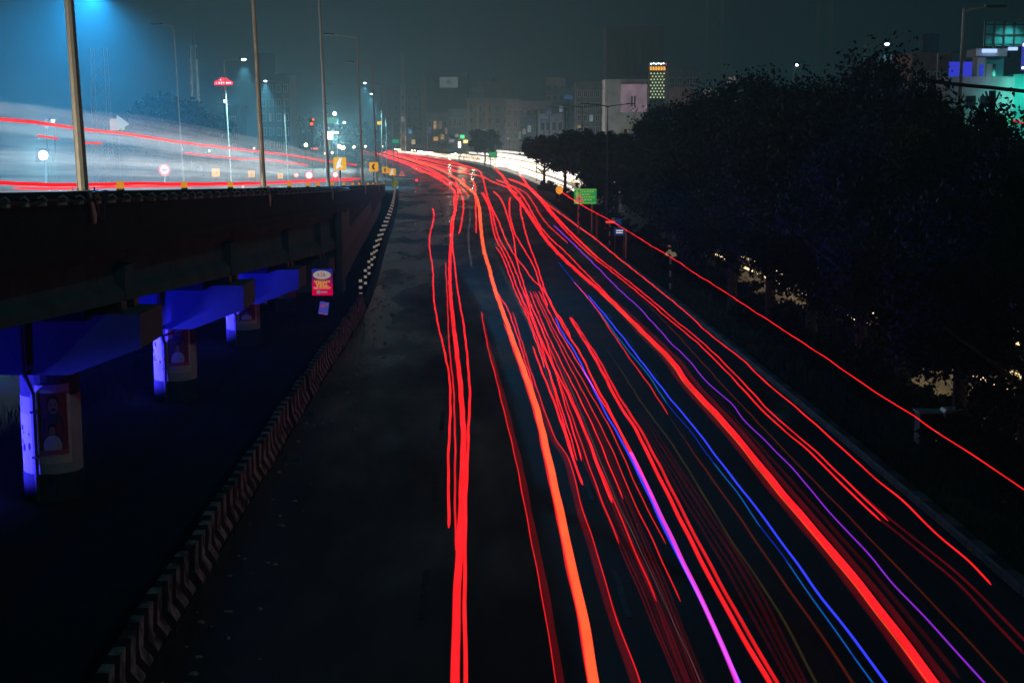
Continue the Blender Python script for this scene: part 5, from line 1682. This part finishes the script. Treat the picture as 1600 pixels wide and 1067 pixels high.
# signs on the median verge
Yv = 165
p = at_y(874, 297, Yv)
t = thing('hazard_marker', 'round yellow marker on a banded post at the verge', 'road sign', (p.x, Yv, 0))
mb = MB(); post_bands(mb, p.z - .1, .07); mb.build('post', [M['yellow'], M['black_paint']], t)
MB().prism([(.42 * math.cos(k * PI / 8), p.z + .5 * math.sin(k * PI / 8)) for k in range(16)], -.03, .03).build('disc', RY, t)
Yv = 112
a = at_y(897, 295, Yv); b = at_y(932, 319, Yv)
t = thing('direction_sign', 'green direction sign with pale lines of lettering among the trees', 'direction sign', ((a.x + b.x) / 2, Yv, 0))
w2 = (b.x - a.x) / 2
MB().box((-w2, -.02, b.z), (w2, .02, a.z)).build('board', RG, t)
MB().box((-w2 + .04, -.03, a.z - .10), (w2 - .04, -.0205, a.z - .05)).box((-w2 + .04, -.03, b.z + .05), (w2 - .04, -.0205, b.z + .10)).box((-w2 * .42, -.03, b.z + .35), (-w2 * .36, -.0205, a.z - .12)).build('border', RG2, t)
q = MB()
for zf, x0, x1 in ((.80, -.3, .8), (.62, -.3, .45), (.45, -.3, .85), (.28, -.3, .6)):
    x = x0
    while x < x1:
        wd = random.uniform(.10, .22)
        q.box((x * w2, -.03, b.z + zf * (a.z - b.z) - .05), (min(x + wd, x1) * w2, -.0205, b.z + zf * (a.z - b.z) + .05)); x += wd + .05
tag(q.build('lettering', RG2, t), kind='stuff')
MB().prism([(-w2 * .82, b.z + .5), (-w2 * .64, b.z + .5), (-w2 * .64, b.z + .8), (-w2 * .54, b.z + .8), (-w2 * .73, b.z + 1.1), (-w2 * .92, b.z + .8), (-w2 * .82, b.z + .8)], -.03, -.0205).build('arrow', RG2, t)
MB().tube([(-w2 * .6, .08, 0), (-w2 * .6, .08, a.z)], .06, 8).tube([(w2 * .6, .08, 0), (w2 * .6, .08, a.z)], .06, 8).build('post', M['steel'], t)
p = at_y(905, 311, 104); tri_sign('faded warning triangle standing before the green direction sign', p, 0, 0.34)
for px_, y0, y1, Yp, r_, lab, m_ in ((933, 335, 371, 97, .07, 'plain brown post on the verge past the green sign', surf('brown_post', (0.30, 0.20, 0.08), .7)), (978, 358, 388, 88, .05, 'pale thin post beside the small blue sign', M['steel'])):
    p = at_y(px_, y0, Yp)
    t = thing('post', lab, 'post', (p.x, Yp, 0))
    MB().tube([(0, 0, 0), (0, 0, p.z)], r_, 8).build('shaft', m_, t)
    MB().tube([(0, 0, p.z), (0, 0, p.z + .05)], [r_ * 1.25, r_ * .6], 8).build('cap', m_, t)
p = at_y(953, 345, 93)
t = thing('road_sign', 'small white and red plate on a banded post with a blue plate behind', 'road sign', (p.x, 93, 0))
mb = MB(); post_bands(mb, p.z - .1, .05); mb.build('post', [M['white_paint'], M['black_paint']], t)
MB().box((-.28, -.03, p.z - .16), (.34, -.005, p.z - .02)).build('red_plate', RR, t)
MB().box((.10, -.03, p.z - .015), (.34, -.005, p.z + .2)).build('white_plate', M['sign_white'], t)
MB().box((.36, .0, p.z - .25), (.75, .02, p.z + .12)).build('blue_plate', RB, t)
p = at_y(968, 362, 89)
t = thing('road_sign', 'small blue sign with two white lines of writing on the verge', 'road sign', (p.x, 89, 0))
MB().box((-.33, -.02, p.z - .26), (.33, .02, p.z + .26)).build('board', RB, t)
MB().box((-.22, -.03, p.z + .04), (.22, -.0205, p.z + .10)).box((-.22, -.03, p.z - .10), (.20, -.0205, p.z - .04)).build('lettering', RW, t)
MB().tube([(-.28, .06, 0), (-.28, .06, p.z + .3)], .035, 8).tube([(.28, .06, 0), (.28, .06, p.z + .3)], .035, 8).build('post', surf('tan_post', (0.30, 0.24, 0.12), .7), t)
# potted verge marker: banded stake with a bunch of flowers and a red light
p = at_y(1048, 398, 72)
t = thing('verge_marker', 'banded stake by a tree trunk carrying a pale bouquet under a dim red light', 'marker', (p.x, 72, 0))
mb = MB(); post_bands(mb, p.z - .15, .05); mb.build('stake', [M['white_paint'], M['black_paint']], t)
fl = MB()
for k in range(12):
    fl.ball((random.uniform(-.2, .26), random.uniform(-.1, .1), p.z + random.uniform(-.15, .22)), .09, nu=6, nv=4)
fl.build('bouquet', painted_glow('pale_petals', (0.42, 0.38, 0.20), 0.25), t)
MB().ball((-.08, 0, p.z + .42), .08, nu=8, nv=5).build('red_light', glow('dim_red_light', (0.6, 0.12, 0.10), 0.45, sample=False), t)
# utility cabinets
p = at_z(1464, 702, 0)
t = thing('utility_cabinet', 'grey utility cabinet with a pale label by the verge', 'cabinet', (p.x, p.y, 0))
MB().box((-.46, 0, .12), (.40, .5, .92)).build('body', surf('cabinet_grey', (0.10, 0.105, 0.115), .6), t)
MB().box((-.50, -.03, .92), (.44, .54, .96)).build('top', M['steel'], t)
MB().box((-.06, -.02, .22), (.30, -.003, .50)).build('label_plate', painted_glow('cabinet_plate', (0.70, 0.62, 0.45), 0.16), t)
MB().box((-.44, -.018, .16), (-.09, -.003, .88)).build('door', M['dark_steel'], t)
MB().box((-.40, .05, 0), (-.30, .45, .12)).box((.24, .05, 0), (.34, .45, .12)).build('foot', M['concrete_dark'], t)
p = at_z(1488, 708, 0)
t = thing('meter_box', 'narrow pale upright box beside the grey utility cabinet', 'cabinet', (p.x + .02, p.y + .1, 0))
MB().box((-.20, 0, .05), (.20, .35, 1.02)).build('body', surf('meter_grey', (0.14, 0.14, 0.13), .6), t)
MB().prism([(-.24, 1.02), (.24, 1.02), (.20, 1.10), (-.20, 1.10)], -.03, .38).build('lid', M['steel'], t)

# ------------------------------------------------------------------ hung restaurant sign and small board
Ys = 60.0
p = at_y(503.5, 441, Ys)
a = at_y(487.5, 421, Ys); b = at_y(520, 462, Ys)
w2 = (b.x - a.x) / 2; hh = (a.z - b.z) / 2
t = thing('restaurant_sign', 'lit red restaurant sign with a white oval on a pole under the flyover', 'sign', (p.x, Ys, p.z))


def grad_red():
    m, tr, o = newmat('sign_red_print')
    N, L = tr.nodes.new, tr.links.new
    tc = N('ShaderNodeTexCoord'); sp = N('ShaderNodeSeparateXYZ'); L(tc.outputs['Object'], sp.inputs[0])
    mr = N('ShaderNodeMapRange'); mr.inputs['From Min'].default_value = -hh; mr.inputs['From Max'].default_value = hh
    L(sp.outputs['Z'], mr.inputs['Value'])
    r = N('ShaderNodeValToRGB'); e = r.color_ramp.elements
    e[0].position = 0.0; e[0].color = (0.62, 0.0, 0.045, 1); e[1].position = 0.93; e[1].color = (0.012, 0.02, 0.24, 1)
    k = e.new(0.30); k.color = (0.56, 0.0, 0.07, 1); k = e.new(0.68); k.color = (0.11, 0.008, 0.10, 1)
    L(mr.outputs[0], r.inputs['Fac'])
    em = N('ShaderNodeEmission'); em.inputs['Strength'].default_value = 0.85
    L(r.outputs[0], em.inputs['Color']); L(em.outputs[0], o.inputs['Surface'])
    m.cycles.emission_sampling = 'NONE'
    return m


MB().box((-w2, -.05, -hh), (w2, .05, hh)).build('panel', grad_red(), t)
MB().box((-w2 - .02, .052, -hh - .02), (w2 + .02, .12, hh + .02)).build('case', M['dark_steel'], t)
n = 28
oz = hh * .56
MB().prism([(w2 * .88 * math.cos(2 * PI * k / n), oz + hh * .33 * math.sin(2 * PI * k / n)) for k in range(n)], -.06, -.0505).build('oval', glow('oval_white', (0.50, 0.42, 0.32), 0.62, sample=False), t)
text_mesh('lettering', 'A', .22, glow('print_blue', (0.09, 0.08, 0.42), .8, sample=False), t, (-w2 * .36, -.068, oz))
text_mesh('lettering', '2', .24, glow('print_red', (0.55, 0.03, 0.10), .8, sample=False), t, (-w2 * .06, -.068, oz + .01))
text_mesh('lettering', 'B', .22, bpy.data.materials['print_blue'], t, (w2 * .22, -.068, oz))
gold = glow('print_gold', (0.72, 0.30, 0.06), .8, sample=False)
text_mesh('lettering', 'HIGH CLASS', .125, gold, t, (0, -.058, hh * .06), bold=.004)
text_mesh('lettering', 'VEG.', .27, gold, t, (0, -.058, -hh * .18), bold=.012)
text_mesh('lettering', 'RESTAURANT', .12, gold, t, (0, -.058, -hh * .44), bold=.004)
MB().prism([(-.16 + .085 * math.cos(2 * PI * k / 14), -hh * .74 + .085 * math.sin(2 * PI * k / 14)) for k in range(14)], -.06, -.0505).box((-.06, -.06, -hh * .74 - .035), (.22, -.0505, -hh * .74 + .035)).build('footer_mark', glow('print_grey', (0.35, 0.25, 0.38), .6, sample=False), t)
MB().tube([(0, .16, -p.z), (0, .16, hh)], .045, 8).build('pole', M['dark_steel'], t)
p2 = at_y(506, 481.5, Ys - .3)
t2 = thing('notice_board', 'small tilted blue notice board below the red restaurant sign', 'notice board', (p2.x, Ys - .3, p2.z), 0)
t2.rotation_euler = (0, math.radians(9), 0)
nbm = glow('notice_blue', (0.05, 0.055, 0.42), .75, sample=False)
MB().box((-.20, -.02, -.27), (.20, .02, .27)).build('board', nbm, t2)
MB().ball((-.07, -.025, .10), .075, sc=(1, .1, 1.15), nu=12, nv=8).build('red_figure', glow('notice_red', (0.36, 0.05, 0.14), .7, sample=False), t2)
MB().box((.02, -.03, .14), (.15, -.0205, .22)).build('red_block', bpy.data.materials['notice_red'], t2)
MB().box((.0, -.03, -.06), (.14, -.0205, .12)).build('blue_block', glow('notice_teal', (0.03, 0.10, 0.30), .7, sample=False), t2)
MB().box((-.18, -.03, -.26), (.18, -.0205, -.22)).build('bottom_strip', bpy.data.materials['notice_red'], t2)
MB().tube([(0, .05, -.27), (0, .05, -p2.z + .05)], .02, 6).build('stem', M['dark_steel'], t2)

# ------------------------------------------------------------------ posters pasted on the piers


def arc(mb_, c, R, a0, a1, z0, z1, n=8, mi=0):
    vs = []; fs = []
    for k in range(n + 1):
        a = a0 + (a1 - a0) * k / n
        vs += [(c[0] + R * math.cos(a), c[1] + R * math.sin(a), z0), (c[0] + R * math.cos(a), c[1] + R * math.sin(a), z1)]
        if k:
            fs.append((2 * k - 2, 2 * k, 2 * k + 1, 2 * k - 1))
    mb_.add(vs, fs, mi)


def blob(mb_, c, R, a, z, ra, rz, n=16, top=1.0, mi=0):
    vs = [(c[0] + R * math.cos(a), c[1] + R * math.sin(a), z)]
    for k in range(n):
        q = 2 * PI * k / n
        aa = a + ra * math.cos(q); zz = z + rz * math.sin(q) * (top if math.sin(q) > 0 else 1)
        vs.append((c[0] + R * math.cos(aa), c[1] + R * math.sin(aa), zz))
    mb_.add(vs, [(0, 1 + k, 1 + (k + 1) % n) for k in range(n)], mi)


PM = {k: surf('print_' + k, v, .75, var=.2, bump=0) for k, v in dict(maroon=(.26, .05, .06), skin=(.34, .18, .12), hair=(.02, .017, .015), shirt=(.07, .05, .07), white=(.55, .52, .48), pink=(.55, .12, .14), paper=(.62, .56, .46), blue=(.06, .12, .45)).items()}


def pier_poster(label, Yp, zc, hgt, a_mid, half, two=True):
    """printed sheet on the road-facing side of a pier: a man with a moustache above a smaller figure"""
    R = 0.64; c = (PX + shift(Yp), Yp)
    t = thing('poster', label, 'poster', (c[0] + R * math.cos(a_mid), c[1] + R * math.sin(a_mid), zc), 0, 'portrait posters on the piers')
    lc = (-R * math.cos(a_mid), -R * math.sin(a_mid))
    P = lambda: MB()
    m = P(); arc(m, lc, R + .004, a_mid - half, a_mid + half, -hgt / 2, hgt / 2); m.build('sheet', PM['paper'], t)
    h2 = half * .80; z0, z1 = -hgt * .38, hgt * .40
    m = P(); arc(m, lc, R + .008, a_mid - h2, a_mid + h2, z0, z1); m.build('printed_ground', PM['maroon'], t)
    m = P(); blob(m, lc, R + .012, a_mid, z0 + (z1 - z0) * .42, h2 * .72, hgt * .24); m.build('printed_shirt', PM['shirt'], t)
    hz_ = z0 + (z1 - z0) * .80
    m = P(); blob(m, lc, R + .015, a_mid, hz_ + .03, h2 * .42, hgt * .115); m.build('printed_hair', PM['hair'], t)
    m = P(); blob(m, lc, R + .018, a_mid, hz_ - .015, h2 * .35, hgt * .10); m.build('printed_face', PM['skin'], t)
    m = P(); blob(m, lc, R + .021, a_mid, hz_ - hgt * .055, h2 * .20, hgt * .013); blob(m, lc, R + .021, a_mid - h2 * .15, hz_ + .01, h2 * .06, hgt * .008); blob(m, lc, R + .021, a_mid + h2 * .15, hz_ + .01, h2 * .06, hgt * .008); m.build('printed_features', PM['hair'], t)
    m = P(); blob(m, lc, R + .018, a_mid - h2 * .12, z0 + hgt * .11, h2 * .62, hgt * .14); m.build('printed_white_shirt', PM['white'], t)
    m = P(); blob(m, lc, R + .019, a_mid - h2 * .12, z0 + hgt * .325, h2 * .27, hgt * .075); m.build('printed_hair', PM['hair'], t)
    m = P(); blob(m, lc, R + .022, a_mid - h2 * .12, z0 + hgt * .30, h2 * .22, hgt * .062); m.build('printed_face', PM['skin'], t)
    m = P(); arc(m, lc, R + .024, a_mid - h2, a_mid + h2, z0, z0 + hgt * .06); m.build('printed_caption_band', PM['pink'], t)
    return t


pier_poster('portrait poster of a moustached man above a smaller figure, on the nearest pier', 30.6, 1.72, 1.75, math.radians(292), .60)
pier_poster('portrait poster on the second pier, half in blue light', 42.2, 1.75, 1.75, math.radians(294), .60)
pier_poster('faded portrait poster on the third pier, under the bright blue cap', 53.2, 1.35, 1.0, math.radians(296), .62)
# torn strips on the blue lit side of the nearest piers
for k, Yp in enumerate((30.6, 42.2, 53.2)):
    c = (PX + shift(Yp), Yp); R = .64
    t = thing('torn_poster', ('torn dark printed scraps on the blue lit side of the nearest pier', 'torn dark scrap on the blue lit side of the second pier', 'torn paper scraps on the blue lit side of the third pier')[k], 'poster', (c[0], c[1], 1.5))
    m = MB()
    for j in range(7):
        a = math.radians(random.uniform(205, 246))
        blob(m, (0, 0), R + .006, a, random.uniform(-.35, .25), random.uniform(.03, .10), random.uniform(.02, .09), n=7)
    tag(m.build('scraps', PM['hair' if k < 2 else 'blue'], t), kind='stuff')
    m = MB(); arc(m, (0, 0), R + .004, math.radians(205), math.radians(248), -.35, .45)
    m.build('sheet', PM['white'], t)
# group of three portraits behind the second cap
p = at_y(420, 468, 66)
t = thing('poster_board', 'blue board with three oval portraits under the far pier cap', 'poster', (p.x, 66, p.z))
a = at_y(404, 455, 66); b = at_y(437, 480, 66)
MB().box((a.x - p.x, 0, b.z - p.z), (b.x - p.x, .06, a.z - p.z)).build('board', painted_glow('poster_blue', (0.05, 0.10, 0.42), .12), t)
for k, cx_ in enumerate((-.30, .0, .30)):
    MB().ball((cx_, -.01, .0), .13, sc=(1, .1, 1.7), nu=12, nv=8).build('oval', PM['maroon'], t)
    MB().ball((cx_, -.02, .07), .07, sc=(1, .15, 1.2), nu=10, nv=6).build('printed_face', PM['skin'], t)
for s_ in (-.38, .38):
    MB().tube([(s_, .08, -p.z), (s_, .08, .3)], .03, 6).build('post', M['dark_steel'], t)
# red tail lights and cones of road works beside the ramp
t = thing('hazard_light', 'small red hazard lamp on the dark shoulder below the ramp', 'hazard lamp', (at_z(651, 292, 0).x, at_z(651, 292, 0).y, 0))
MB().tube([(0, 0, 0), (0, 0, .8)], [.22, .06], 10).build('cone', M['dark_steel'], t)
MB().ball((0, 0, .95), .22, nu=8, nv=6).build('red_lens', glow('hazard_red', (1, .03, .05), 1.5, sample=False), t)
